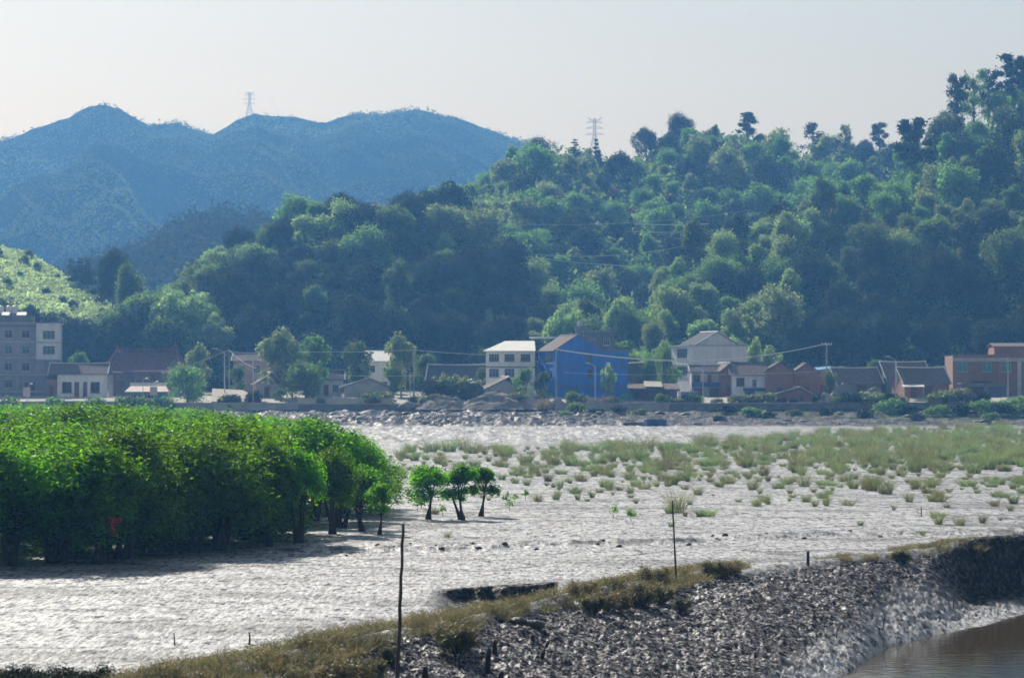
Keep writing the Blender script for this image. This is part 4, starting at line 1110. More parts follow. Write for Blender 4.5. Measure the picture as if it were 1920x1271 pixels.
def house(name, label, cat, px, D, w_, d_, h, rot, wallm, ops=None, z=None, group=None, gable=None, wall_name='wall'):
    """walls with real openings; ops: {side: [(u0,u1,z0,z1,kind,pane,frame)]}; gable: (axis, rise, apex share)"""
    X = wx(px, D); zb = vz(X, D) if z is None else z
    root = thing(name, label, cat, (X, D, zb), radians(rot), group)
    ops = ops or {}; mb = MB()
    for s_ in ('front', 'right', 'back', 'left'):
        o = SIDES[s_](w_, d_); ax = AX[s_]; W_ = w_ if s_ in ('front', 'back') else d_
        wall_side(mb, o, ax, W_, -.6, h, [q[:4] for q in ops.get(s_, [])])
    if gable:
        axis, rise, apex = gable
        if axis == 'front':
            xa = -w_ / 2 + w_ * apex
            mb.poly([(-w_ / 2, 0, h), (w_ / 2, 0, h), (xa, 0, h + rise)]); mb.poly([(w_ / 2, d_, h), (-w_ / 2, d_, h), (xa, d_, h + rise)])
        else:
            ya = d_ * apex
            mb.poly([(w_ / 2, 0, h), (w_ / 2, d_, h), (w_ / 2, ya, h + rise)]); mb.poly([(-w_ / 2, d_, h), (-w_ / 2, 0, h), (-w_ / 2, ya, h + rise)])
    mb.poly([(-w_ / 2, 0, h - .02), (w_ / 2, 0, h - .02), (w_ / 2, d_, h - .02), (-w_ / 2, d_, h - .02)])
    mb.build(wall_name, wallm, root)
    for s_, lst in ops.items():
        o = SIDES[s_](w_, d_); ax = AX[s_]
        for q in lst:
            kind = q[4] if len(q) > 4 else 'w'
            if kind == 'd': fit_door(root, o, ax, q[0], q[1], q[2], q[3], q[5] if len(q) > 5 else None)
            else: fit_window(root, o, ax, q[0], q[1], q[2], q[3], q[5] if len(q) > 5 else None, q[6] if len(q) > 6 else None, q[7] if len(q) > 7 else 3)
    return root, zb
def vz(X, D): return gz(X, D, False)

def gable_roof(root, x0, x1, y0, y1, h, rise, axis, apex, m_, ov=.4, t=.14, edge=True, edge_m=None, name='roof'):
    r_ = MB(); e_ = MB(); lift = .03
    if axis == 'front':                       # ridge runs away from the viewer
        xa = x0 + (x1 - x0) * apex; s1 = rise / (xa - x0); s2 = rise / (x1 - xa)
        A = [(x0 - ov, y0 - ov, h - ov * s1 + lift), (xa, y0 - ov, h + rise + lift), (xa, y1 + ov, h + rise + lift), (x0 - ov, y1 + ov, h - ov * s1 + lift)]
        B = [(xa, y0 - ov, h + rise + lift), (x1 + ov, y0 - ov, h - ov * s2 + lift), (x1 + ov, y1 + ov, h - ov * s2 + lift), (xa, y1 + ov, h + rise + lift)]
        up = lambda p: (p[0], p[1], p[2] + t)
        for q in (A, B): r_.hexa([q[0], q[1], q[2], q[3]] + [up(p) for p in q])
        e_.tube([(xa, y0 - ov - .05, h + rise + t + .06), (xa, y1 + ov + .05, h + rise + t + .06)], .14, 6)
        for q in ((A[0], A[1]), (B[0], B[1])):
            e_.tube([(q[0][0], q[0][1] + .02, q[0][2] + t + .05), (q[1][0], q[1][1] + .02, q[1][2] + t + .05)], .1, 6)
    else:
        ya = y0 + (y1 - y0) * apex; s1 = rise / (ya - y0); s2 = rise / (y1 - ya)
        A = [(x0 - ov, y0 - ov, h - ov * s1 + lift), (x1 + ov, y0 - ov, h - ov * s1 + lift), (x1 + ov, ya, h + rise + lift), (x0 - ov, ya, h + rise + lift)]
        B = [(x0 - ov, ya, h + rise + lift), (x1 + ov, ya, h + rise + lift), (x1 + ov, y1 + ov, h - ov * s2 + lift), (x0 - ov, y1 + ov, h - ov * s2 + lift)]
        for q in (A, B): r_.hexa(q + [(p[0], p[1], p[2] + t) for p in q])
        n = 9; pts = [(x0 - ov - .1 + (x1 - x0 + 2 * ov + .2) * k / n, ya, h + rise + t + .05 + .18 * abs(2 * k / n - 1) ** 2.5) for k in range(n + 1)]
        e_.tube(pts, .15, 6)
        for xx in (x0 - ov, x1 + ov): e_.tube([(xx, y0 - ov, h - ov * s1 + t + lift), (xx, ya, h + rise + t + lift)], .11, 6)
    rf = r_.build(name, m_, root)
    if edge: e_.build('ridge_cap', edge_m or RIDGE, rf)
    return rf
def flat_roof(root, w_, d_, h, m_=None, ov=.35, t=.25, par=0):
    r_ = MB().box(-w_ / 2 - ov, w_ / 2 + ov, -ov, d_ + ov, h + .003, h + t)
    rf = r_.build('roof', m_ or CONC, root)
    if par:
        MB().box(-w_ / 2, w_ / 2, 0, .2, h + t + .003, h + t + par).box(-w_ / 2, -w_ / 2 + .2, .2, d_, h + t + .003, h + t + par).box(w_ / 2 - .2, w_ / 2, .2, d_, h + t + .003, h + t + par).build('parapet', m_ or CONC, rf)
    return rf
def px_w(a, b, D): return (b - a) * D / F

# ---- apartment block by the grassy hill
D = 545; w_ = px_w(-130, 112, D); h = (750 - 614) * D / F
lv = [1.0, 4.2, 7.4, 10.4]
uu = lambda a: (a + 130) * D / F
ops = []
for i, zf in enumerate(lv):
    for a in (-100, -60, -25, 8, 40):
        ops.append((uu(a), uu(a) + 1.5, zf + .6, zf + 2.1, 'w', GLASS_G if i in (2,) else GLASS, FRAME, 2))
ops.append((uu(46), uu(46) + 1.9, .2, 2.6, 'd', FRAME_D)); ops = [o_ for o_ in ops if not (o_[0] == uu(40) and o_[2] < 2)]
apt, zb = house('apartment_block', 'four storey grey tiled apartment block with water tanks on its flat roof', 'building', -9, D, w_, 11, h, 7, APT, {'front': ops})
rf = flat_roof(apt, w_, 11, h, CONC, .25, .3)
MB().box(-w_ / 2 + .3, w_ / 2 - 5.2, 1.2, 9.5, h + .303, h + 1.5).build('parapet', CONC_D, apt)
mb = MB()
for zf in lv: mb.obox((-w_ / 2, 0), (1, 0), 0, w_, zf - .25, zf + .05, .003, .22)
mb.build('floor_band', CONC, apt)
bay = MB(); b0 = w_ / 2 - 4.5
wall_side(bay, (b0, -1.3), (1, 0), 4.6, lv[2] - .5, h + .1, [(1.2, 3.5, lv[2] + .5, lv[2] + 2.1), (1.2, 3.5, lv[3] + .4, lv[3] + 2.0)])
wall_side(bay, (b0 + 4.6, -1.3), (0, 1), 1.297, lv[2] - .5, h + .1, []); wall_side(bay, (b0, -.003), (0, -1), 1.297, lv[2] - .5, h + .1, [])
bay.poly([(b0, -1.3, lv[2] - .5), (b0, -.003, lv[2] - .5), (b0 + 4.6, -.003, lv[2] - .5), (b0 + 4.6, -1.3, lv[2] - .5)])
bay.build('bay', OFFW, apt)
for zf in (lv[2] + .5, lv[3] + .4): fit_window(apt, (b0, -1.3), (1, 0), 1.2, 3.5, zf, zf + 1.6, GLASS_G, FRAME, 3)
MB().box(b0 - .15, b0 + 4.8, -1.5, -.26, h + .1, h + .28).build('bay_roof', TILE_R, apt)
MB().box(b0 - .1, b0 + 4.7, -1.42, -1.303, lv[3] - .35, lv[3] - .1).build('bay_band', CONC, apt)
MB().box(-w_ / 2, w_ / 2 - 4.6, -.9, -.24, h - .55, h - .40).build('awning', TILE_R, apt)
for k, px in enumerate((2, 16, 27)):
    X = wx(px, D + 5); t_ = thing('water_tank', ('white water tank nearest the hill corner of the apartment roof', 'middle white water tank on the apartment block roof', 'white water tank standing last toward the temple on the apartment roof')[k], 'water tank', (X, D + 5 + k * .1, zb + h + 1.5))
    MB().lathe((0, 0, .55), [(.5, 0), (.52, .1), (.52, 1.15), (.42, 1.35), (.15, 1.5), (.05, 1.52)], 16).build('tank', TANKM, t_, True)
    l_ = MB()
    for a in range(4): l_.tube([(.4 * cos(a * pi / 2 + .7), .4 * sin(a * pi / 2 + .7), 0), (.4 * cos(a * pi / 2 + .7), .4 * sin(a * pi / 2 + .7), .56)], .035, 5)
    l_.build('stand', STEEL, t_)
for px, ww in ((10, 1.4), (40, 1.8)):
    X = wx(px, D + 1.5); t_ = thing('solar_heater', 'white solar water heater ' + ('under the water tanks on the apartment roof' if px < 20 else 'beside the last tank on the apartment roof'), 'solar heater', (X, D + 1.8, zb + h + 1.5))
    MB().slab((-ww / 2, -.5, .15), (ww / 2, -.5, .15), (ww / 2, .7, .75), (-ww / 2, .7, .75), .06).build('panel', METALROOF, t_)
    [MB().box(a_, a_ + .06, .5, .56, 0, .62).build('stand', STEEL, t_) for a_ in (-ww / 2 + .1, ww / 2 - .16)]

# ---- one storey white house
D = 535; w_ = px_w(108, 195, D); h = (745 - 700) * D / F
u = lambda a: (a - 108) * D / F
r_, zb = house('single_storey_house', 'one storey house with white front, two dull red doors and two dark windows', 'house', 151, D, w_, 8, h, 3, WHITE,
    {'front': [(u(117), u(135), .9, 2.9, 'w', GLASS, FRAME_D, 2), (u(140), u(149), .1, 2.9, 'd', DOOR_R), (u(156), u(164), .1, 2.9, 'd', DOOR_R), (u(170), u(187), .9, 2.9, 'w', GLASS, FRAME_D, 2)]})
gable_roof(r_, -w_ / 2 - 1.2, w_ / 2 + .3, 0, 8, h, 1.7, 'side', .45, TILE, .5)
MB().box(-w_ / 2, w_ / 2, -.9, -.003, -.3, .08).build('porch_step', CONC, r_)
r_, zb = house('brick_lean_to', 'small orange brick lean-to between the apartment block and the white single storey house', 'shed', 97, 536, px_w(88, 107, 536), 6, 3.4, 0, BRICK_O, {'front': [(.5, 1.3, .1, 2.1, 'd', FRAME_D)]})
rf = MB().slab((-1.3, -.4, 3.45), (1.2, -.4, 3.45), (1.2, 6.2, 4.4), (-1.3, 6.2, 4.4), .1).build('roof', TILE, r_)

# ---- temple with curved hipped roof
D = 545; wt = px_w(205, 335, D); dt = 11
r_, zb = house('temple_hall', 'temple hall with a big dull red tiled roof and upturned eaves', 'temple', 268, D, wt, dt, 4.6, 0, CONC_D, {'front': [(1.5, 3.0, .3, 2.9, 'd', FRAME_D), (5.2, 7.6, .3, 3.0, 'd', FRAME_D), (9.6, 11.2, .3, 2.9, 'd', FRAME_D)]})
nx_, ny_ = 41, 17; hw = px_w(200, 312, D) / 2 + .0; he = px_w(188, 346, D) / 2; rise = (693 - 652) * D / F
mbv = []; 
for j in range(ny_):
    for i in range(nx_):
        s_ = i / (nx_ - 1) * 2 - 1; t_ = j / (ny_ - 1) * 2 - 1       # t -1 front eave, 0 ridge, 1 back eave
        k = 1 - abs(t_); half = he + (hw - he) * k ** .75
        zz = 4.5 + rise * (k ** 1.35) + .75 * abs(s_) ** 6 * (1 - k) + .28 * abs(s_) ** 8 * k
        mbv.append((s_ * half, dt / 2 + t_ * (dt / 2 + 1.5), zz))
q_ = grid_quads(ny_, nx_)
ro = mesh_np('roof', mbv, q_, TILE_R, r_, smooth=False)
so_ = ro.modifiers.new('thick', 'SOLIDIFY'); so_.thickness = .3; so_.offset = -1
e_ = MB(); pts = [(hw * s_, dt / 2, 4.5 + rise + .22 + .28 * abs(s_) ** 8 + .25 * abs(s_) ** 10) for s_ in np.linspace(-1.02, 1.02, 21)]
e_.tube(pts, .24, 6)
for sx in (-1, 1):
    for sy in (-1, 1):
        pt_ = []
        for k in np.linspace(1, 0, 12):
            half = he + (hw - he) * k ** .75
            pt_.append((sx * half, dt / 2 + sy * (1 - k) * (dt / 2 + 1.5), 4.5 + rise * k ** 1.35 + .75 * (1 - k) + .28 * k + .1))
        e_.tube(pt_, .17, 6)
    e_.lathe((sx * hw * 1.0, dt / 2, 4.5 + rise + .6), [(.22, 0), (.25, .2), (.1, .55), (.02, .8)], 8)
e_.build('ridge_cap', TILE_R, ro)
MB().tube([(-he * .97, -1.45, 4.95), (-he * .8, -1.5, 4.62), (-he * .45, -1.5, 4.5)], .12, 6).tube([(he * .45, -1.5, 4.5), (he * .8, -1.5, 4.62), (he * .97, -1.45, 4.95)], .12, 6).build('eave_trim', RIDGE, r_)
c_ = [(-5.2, -.9), (-1.8, -.9), (1.8, -.9), (5.2, -.9)]
for cx_, cy_ in c_: MB().tube([(cx_, cy_, -.4), (cx_, cy_, 4.55)], .18, 8).build('column', FRAME_D, r_)
t_ = thing('compound_wall', 'pale low wall in front of the temple hall', 'wall', (wx(278, 536), 536, vz(0, 536)))
MB().box(-3.4, 3.4, 0, .25, -.4, 2.5).build('wall_panel', OFFW, t_); MB().box(-3.5, 3.5, -.06, .31, 2.503, 2.65).build('coping', RIDGE, t_)

# ---- kiosk, signs
D = 518; t_ = thing('kiosk', 'low kiosk with pink sheet roof and teal walls by the embankment wall', 'kiosk', (wx(276, D), D, vz(0, D)))
mb = MB(); wall_side(mb, (-3.6, 0), (1, 0), 7.2, -.4, 2.0, [(.6, 2.4, .8, 1.7), (3.0, 4.8, .8, 1.7)]); wall_side(mb, (3.6, 0), (0, 1), 3, -.4, 2.0, []); wall_side(mb, (-3.6, 3), (0, -1), 3, -.4, 2.0, []); wall_side(mb, (3.6, 3), (-1, 0), 7.2, -.4, 2.0, [])
mb.build('wall', TEAL, t_)
for q in ((.6, 2.4), (3.0, 4.8)): fit_window(t_, (-3.6, 0), (1, 0), q[0], q[1], .8, 1.7, GLASS, FRAME)
MB().slab((-4.0, -.6, 2.02), (4.0, -.6, 2.02), (3.2, 1.5, 3.0), (-3.2, 1.5, 3.0), .07).slab((-3.2, 1.5, 3.0), (3.2, 1.5, 3.0), (4.0, 3.6, 2.02), (-4.0, 3.6, 2.02), .07).build('roof', PINKROOF, t_)
SIGNM = mat('pink_white_board', (.72, .60, .62), .6, .06, 1)
for px, py0, py1, lab in ((50, 726, 743, 'blank pinkish sign board on a post before the apartment block'), (288, 725, 741, 'blank pinkish sign board on a post before the kiosk')):
    D = 514.6; zb = vz(0, D); t_ = thing('sign_board', lab, 'sign', (wx(px, D), D, zb))
    z0, z1 = wz(py1, D) - zb, wz(py0, D) - zb
    MB().box(-.65, .65, -.03, .03, z0, z1).build('board', SIGNM, t_); MB().tube([(0, .08, -.2), (0, .08, z1 - .1)], .05, 8).build('post', STEEL, t_)

# ---- embankment walls (several lengths)
def run_wall(name, label, px0, px1, D0, D1, z0, z1, th, m_, cop=None, posts=0):
    X0, X1 = wx(px0, D0), wx(px1, D1); L_ = math.hypot(X1 - X0, D1 - D0); t_ = thing(name, label, 'wall', (X0, D0, z0), math.atan2(D1 - D0, X1 - X0))
    n = max(2, int(L_ / 3)); mb = MB(); tops = [z1 - z0 + (.06 * rng.uniform(-1, 1)) for _ in range(n + 1)]
    for i in range(n):
        a, b = L_ * i / n, L_ * (i + 1) / n
        mb.hexa([(a, 0, -1.5), (b, 0, -1.5), (b, th, -1.5), (a, th, -1.5), (a, 0, tops[i]), (b, 0, tops[i + 1]), (b, th, tops[i + 1]), (a, th, tops[i])])
    mb.build('wall_body', m_, t_)
    if cop:
        mc = MB()
        for i in range(n):
            a, b = L_ * i / n, L_ * (i + 1) / n
            mc.hexa([(a, -.08, tops[i] + .004), (b, -.08, tops[i + 1] + .004), (b, th + .08, tops[i + 1] + .004), (a, th + .08, tops[i] + .004), (a, -.08, tops[i] + .15), (b, -.08, tops[i + 1] + .15), (b, th + .08, tops[i + 1] + .15), (a, th + .08, tops[i] + .15)])
        mc.build('coping', cop, t_)
    for i in range(posts):
        MB().box(L_ * i / max(1, posts - 1) - .15, L_ * i / max(1, posts - 1) + .15, -.12, th + .12, -.5, z1 - z0 + .35).build('pillar', cop or m_, t_)
    return t_
run_wall('embankment_wall', 'long dull pink embankment wall below the apartment block and temple', -150, 232, 513, 513, 2.0, 4.0, .4, PINK, RIDGE)
run_wall('embankment_wall', 'grey embankment wall between the kiosk and the yellowish wall', 232, 560, 513, 513, 2.0, 3.75, .4, CONC, RIDGE)
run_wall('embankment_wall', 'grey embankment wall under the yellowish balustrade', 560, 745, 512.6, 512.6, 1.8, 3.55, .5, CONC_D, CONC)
run_wall('balustrade_wall', 'sunlit yellowish low wall with pillars above the grey embankment', 560, 735, 515.5, 515.5, 3.7, 4.55, .2, YELLOWW, RIDGE, 9)
run_wall('embankment_wall', 'grey embankment wall in front of the blue house', 1040, 1255, 512.6, 512.6, 1.9, 3.75, .5, CONC, CONC)
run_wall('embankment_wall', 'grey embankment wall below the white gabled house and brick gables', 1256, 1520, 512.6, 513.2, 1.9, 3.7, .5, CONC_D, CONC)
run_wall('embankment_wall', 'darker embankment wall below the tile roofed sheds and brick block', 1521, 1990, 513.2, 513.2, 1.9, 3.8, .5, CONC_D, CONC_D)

# ---- ramp and slabs near the street lamps
ramp = MB().slab((wx(396, 519), 519, 4.05), (wx(500, 519), 519, 4.05), (wx(455, 531), 531, 6.1), (wx(398, 531), 531, 6.4), .3).build('ramp', SAND); ramp['kind'] = 'structure'; ramp['label'] = 'pale ramp rising beside the street lamps'
for i, px in enumerate((412, 436, 448, 470, 425)):
    X = wx(px, 517); SHRUB[i % 2].place((X, 517, vz(X, 517) - .1), i, .38, 'small clipped shrub at the foot of the pale ramp', 'shrub', 'clipped shrubs by the ramp')

# ---- houses seen between the roadside trees
r_, zb = house('brown_house', 'plain brownish two storey house half hidden by the lamp poles', 'house', 468, 565, 6.4, 7, 6.4, 0, PINK, {'front': [(.8, 2.2, 1, 2.6), (3.8, 5.2, 1, 2.6), (.8, 2.2, 4, 5.5), (3.8, 5.2, 4, 5.5)]})
gable_roof(r_, -3.2, 3.2, 0, 7, 6.4, 1.4, 'side', .5, TILE, .4)
r_, zb = house('tiled_hut', 'little hut with one sloping tiled roof beside the big dark round tree', 'hut', 505, 530, 4.6, 5, 2.6, 14, CONC, {'front': [(1.4, 2.4, .1, 2.1, 'd')]})
gable_roof(r_, -2.3, 2.3, 0, 5, 2.6, 1.9, 'front', .62, TILE, .4)
r_, zb = house('low_house', 'low whitewashed house with a grey roof and red marks behind the dark round tree', 'house', 612, 538, 6.2, 6, 3.2, 4, OFFW, {'front': [(.6, 1.8, .9, 2.2), (2.6, 3.5, .1, 2.2, 'd'), (4.2, 5.4, .9, 2.2)]})
gable_roof(r_, -3.1, 3.1, 0, 6, 3.2, 1.5, 'side', .5, TILE_D, .4)
r_, zb = house('low_gabled_house', 'low grey gabled house with a dark tiled roof below the white metal roofed house', 'house', 688, 530, 8.4, 6.5, 1.9, 10, CONC, {'front': [(5.2, 6.0, .5, 1.4)], 'left': [(1, 2, .5, 1.3), (3, 4.2, .1, 1.6, 'd')]}, gable=('front', 1.5, .55))
gable_roof(r_, -4.2, 4.2, 0, 6.5, 1.9, 1.5, 'front', .55, TILE_D, .35)
D = 552; w_ = px_w(682, 735, D)
r_, zb = house('white_metal_roofed_house', 'tall white house with a sunlit white sheet metal roof between two leafy trees', 'house', 708, D, w_, 7, 6.4, 0, WHITE, {'front': [(.7, 2.2, 4.3, 5.6), (.7, 2.2, 1, 2.5), (3.3, 4.6, 1, 2.5)]})
MB().slab((-w_ / 2 - .4, -.6, 6.45), (w_ / 2 + .4, -.6, 6.45), (w_ / 2 + .2, 4.2, 8.5), (-w_ / 2 + .2, 4.2, 8.5), .1).slab((-w_ / 2 + .2, 4.2, 8.5), (w_ / 2 + .2, 4.2, 8.5), (w_ / 2 + .4, 7.4, 6.6), (-w_ / 2 - .4, 7.4, 6.6), .1).build('roof', METALROOF, r_)
D = 548; w_ = px_w(800, 906, D)
r_, zb = house('long_roofed_house', 'long low house with dark tiled roof and pale ridge beside the white two storey house', 'house', 853, D, w_, 8, 2.6, -6, CONC, {'front': [(1, 2, .6, 1.9), (5, 6, .1, 2, 'd'), (8, 9, .6, 1.9)]}, gable=('side', 3.0, .5))
gable_roof(r_, -w_ / 2, w_ / 2, 0, 8, 2.6, 3.0, 'side', .5, TILE_D, .35)

# ---- white two storey house
D = 536; w_ = px_w(911, 1003, D); h = (749 - 658) * D / F; u = lambda a: (a - 911) * D / F
lo = (749 - 706) * D / F; 
ops = [(u(a), u(a) + 1.85, (749 - 678) * D / F, (749 - 664) * D / F + .05, 'w', GLASS, FRAME, 4) for a in (917, 946, 976)]
ops += [(u(a), u(a) + 1.85, (749 - 707) * D / F, (749 - 691) * D / F, 'w', GLASS_B, FRAME, 3) for a in (917, 946, 976)] + [(u(932), u(932) + 1.0, .2, 2.4, 'd', DOOR_R)]
r_, zb = house('white_two_storey_house', 'white two storey house with three upper windows and bright roof, beside the blue house', 'house', 957, D, w_, 8.5, h, 0, WHITE, {'front': ops}, z=4.3)
MB().slab((-w_ / 2 - .5, -.5, h + .05), (w_ / 2 + .1, -.5, h + .05), (w_ / 2 + .0, 6.5, h + 2.0), (-w_ / 2 + 3.6, 6.5, h + 2.0), .1).slab((-w_ / 2 - .5, -.5, h + .05), (-w_ / 2 + 3.6, 6.5, h + 2.0), (-w_ / 2 + 3.6, 6.6, h + 2.0), (-w_ / 2 - .5, 9.0, h + .05), .1).build('roof', METALROOF, r_)
MB().box(-w_ / 2, w_ / 2, -.2, -.003, (749 - 690.5) * D / F + .12, (749 - 687) * D / F).build('floor_band', CONC_D, r_)

# ---- blue house
D = 532; rot = 17; w_ = 14.2; d_ = 10.5; h = (749 - 657) * D / F
fl = (749 - 689) * D / F; fr = (749 - 723) * D / F
r_, zb = house('blue_house', 'big bright blue house with a gabled blank wall and tiled roof slope', 'house', 1110, D, w_, d_, h, rot, BLUE,
    {'front': [(6.2, 7.1, h - 2.2, h - .7, 'w', GLASS_G, FRAME_D, 2), (6.2, 7.1, fl - 1.9, fl - .3, 'w', GLASS_G, FRAME_D, 2), (1.9, 4.4, .0, 2.1, 'd', TEAL)],
     'left': [(4.6, 8.4, h - 2.3, h - .7, 'w', GLASS_G, FRAME, 4), (4.6, 8.4, fl - 2.1, fl - .5, 'w', GLASS, FRAME, 4), (4.6, 8.4, fr - 2.4, fr - .8, 'w', GLASS, FRAME, 4)]}, z=4.3)
xa = -w_ / 2 + 4.4; xr = -w_ / 2 + 8.9; ri = 2.75
MB().hexa([(-w_ / 2, .002, h), (xr, .002, h), (xr, .25, h), (-w_ / 2, .25, h), (xa - .02, .002, h + ri), (xa + .02, .002, h + ri), (xa + .02, .25, h + ri), (xa - .02, .25, h + ri)]).build('gable', BLUE, r_)
gable_roof(r_, -w_ / 2, xr, .3, d_, h, ri, 'front', 4.4 / 8.9, TILE, .3, edge_m=CONC_D)
MB().box(xr + .15, w_ / 2 + .15, -.15, d_, h + .003, h + .25).build('roof_slab', CONC_D, r_)
mb = MB()
for zf in (fl, fr): mb.box(-w_ / 2, w_ / 2, -.06, -.003, zf - .12, zf + .12)
mb.box(-w_ / 2, w_ / 2, -.1, -.003, h - .12, h + .0)
mb.build('floor_band', mat('faded_blue_band', (.13, .16, .42), .8, .2, 1), r_)
BLOCKM = mat('sooty_block', (.12, .125, .13), .9, .3, .6)
# grey block and chimney tower behind it
r_, zb = house('grey_block', 'grey concrete block rising behind the gable of the blue house', 'building', 1124, 560, 6.0, 6, 12.0, 0, BLOCKM, {'front': [(1, 2.2, 9.4, 10.8), (3.8, 5.0, 9.4, 10.8)]})
flat_roof(r_, 6.0, 6, 12.0, CONC_D, .2, .25)
t_ = thing('roof_tower', 'pale stair tower with a water tank standing above the blue house gable', 'tower', (wx(1088, 566), 566, vz(0, 566)))
MB().box(-.9, .9, 0, 1.8, -.5, wz(612, 566) - vz(0, 566)).build('shaft', CONC_D, t_); zt = wz(612, 566) - vz(0, 566)
MB().lathe((0, .9, zt), [(.55, 0), (.57, .15), (.57, .8), (.4, 1.0), (.1, 1.05)], 14).build('tank', CONC, t_, True)
t_ = thing('roof_terrace', 'sheet canopy on posts over the gap between white and blue houses', 'canopy', (wx(1020, 545), 545, 4.3))
MB().box(-2.7, 2.7, 0, 4, wz(634, 545) - 4.3, wz(631.5, 545) - 4.3).build('canopy_sheet', METALROOF, t_)
for sx in (-2.3, 2.3): MB().tube([(sx, .3, 7.5), (sx, .3, wz(634, 545) - 4.3)], .06, 6).build('post', STEEL, t_)

# ---- low roofs and heaps before the white house
r_, zb = house('stone_roofed_hut', 'low hut with pebbled roof and bright white verges in front of the white house', 'hut', 940, 524, 6.4, 5, 1.6, 16, CONC, {'front': [(2, 3, .1, 1.4, 'd')]}, gable=('front', 2.0, .6))
gable_roof(r_, -3.2, 3.2, 0, 5, 1.6, 2.2, 'front', .72, TILE, .3, edge_m=METALROOF)
r_, zb = house('small_tiled_hut', 'small hut with a white edged tiled roof beside the pebbled roof hut', 'hut', 888, 524, 4.6, 4.5, 1.3, 14, CONC_D, {'front': [(1.5, 2.3, .1, 1.2, 'd')]}, gable=('front', 1.4, .6))
gable_roof(r_, -2.3, 2.3, 0, 4.5, 1.3, 1.5, 'front', .65, TILE, .3, edge_m=METALROOF)

def heap(name, label, px, D, wpx, ytop, m_, seed, z=None, cat='heap', depth=.6, skew=0.0):
    X = wx(px, D); zb = vz(X, D) - .3 if z is None else z; R_ = wpx * D / F / 2; hh = wz(ytop, D) - zb
    n = 48; g = np.linspace(-1, 1, n); A_, B_ = np.meshgrid(g, g)
    rad = np.sqrt(A_ ** 2 + B_ ** 2); zz = hh * np.clip(1 - rad ** 1.15, -.05, 1) ** 1.05
    zz = np.where(rad < 1.05, zz * (1 + .25 * fbm(A_ * 3, B_ * 3, seed, 3)) + .16 * fbm(A_ * R_ * 1.4, B_ * R_ * 1.4, seed + 4, 3) * (rad < .98), -.4)
    o = mesh_np(name, np.stack([A_ * R_ + skew * R_ * zz / hh, B_ * R_ * depth, zz], -1).reshape(-1, 3), grid_quads(n, n), m_, smooth=True)
    o.location = (X, D, zb); return tag(o, label, cat)
heap('gravel_heap', 'largest dark grey gravel heap on the embankment before the white house', 930, 515, 190, 734, DIRT, 800, 2.6)
heap('gravel_heap', 'long low gravel heap beside the dark boulder', 835, 515, 150, 742, DIRT, 810, 2.6)
heap('gravel_heap', 'small pale heap of gravel at the corner of the blue house', 1046, 515.2, 42, 745, SAND, 820, 3.2)
heap('sand_heap', 'pale brown heap sloping down beside the largest gravel heap', 1000, 516, 110, 738, SAND, 830, 2.8)
heap('gravel_heap', 'grey gravel heap with a pale flank beside the utility pole', 1580, 519, 90, 718, DIRT, 840, 3.4, depth=.8)
heap('sand_heap', 'pale sandy heap between the brick gables and the grey gravel heap', 1548, 517, 60, 735, SAND, 845, 3.4, depth=.8)
rock('boulder', wx(762, 511.2), 511.2, 3.0, 1.5, 1.2, 1.0, 850, CONC_D, 'large dark boulder on the embankment edge before the tall pole', 'boulder')
heap('rubble_heap', 'pale rubble spilling down the bank under the yellowish wall', 690, 503, 130, 768, mat('pale_rubble', (.36, .35, .34), .8, .5, 2, .8, 6), 855, 0.6)

# ---- shacks by the blue house, laundry, white gabled house
t_ = thing('dark_shed', 'tall dark shed with a thin pale roof edge beside the blue house', 'shed', (wx(1200, 545), 545, vz(0, 545)))
MB().box(-2.6, 1.6, 0, 5, -.4, 6.0).build('wall', CONC_D, t_)
MB().slab((-2.9, -.7, 6.05), (2.3, -.7, 6.3), (2.3, 5.2, 6.6), (-2.9, 5.2, 6.4), .1).build('roof', TILE, t_)
D = 521; t_ = thing('open_shack', 'ramshackle open shack with a rusty pale roof and upright poles', 'shack', (wx(1228, D), D, vz(0, D)))
MB().slab((-5.0, -.8, 2.3), (4.6, -.8, 2.1), (4.4, 4.5, 3.1), (-4.8, 4.5, 3.3), .12).build('roof', TILE, t_)
MB().slab((-2.0, -1.0, 2.62), (1.4, -1.0, 2.55), (1.3, 3.5, 3.5), (-1.9, 3.5, 3.6), .08).build('roof_sheet', SAND, t_)
for i in range(9): MB().tube([(-4.6 + i * 1.12, -.4 + .15 * (i % 2), -.4), (-4.6 + i * 1.12 + rng.uniform(-.1, .1), -.4, 2.25)], .06, 5).build('post', FRAME_D, t_)
MB().box(-4.6, 4.2, 3.2, 3.4, -.4, 2.6).build('back_wall', CONC_D, t_)
t_ = thing('tarpaulin_stall', 'green tarpaulin cover at the corner between blue house and open shack', 'tarpaulin', (wx(1174, 522), 522, vz(0, 522)))
MB().slab((-1.3, -.8, .2), (1.2, -.8, .3), (1.2, .8, 1.9), (-.6, .8, 1.7), .05).build('cover', TEAL, t_); [MB().tube([(a_, .85, -.3), (b_, .85, c_)], .05, 5).build('pole', STEEL, t_) for a_, b_, c_ in ((-.9, -.6, 1.75), (1.1, 1.15, 1.9))]
D = 519; U, Vv = np.meshgrid(np.linspace(0, 1, 20), np.linspace(0, 1, 10))
cl = mesh_np('hanging_cloth', np.stack([U * 2.9, .08 * np.sin(U * 17 + Vv * 2), -.1 * np.sin(U * pi) * (1 - Vv) + Vv * 1.35], -1).reshape(-1, 3), grid_quads(10, 20), mat('lilac_cloth', (.32, .29, .60), .8, .1, 2), smooth=True)
cl.location = (wx(1275, D), D - 1.6, vz(0, D) + .55); so_ = cl.modifiers.new('thick', 'SOLIDIFY'); so_.thickness = .03; tag(cl, 'lilac cloth hung out beside the open shack', 'cloth')
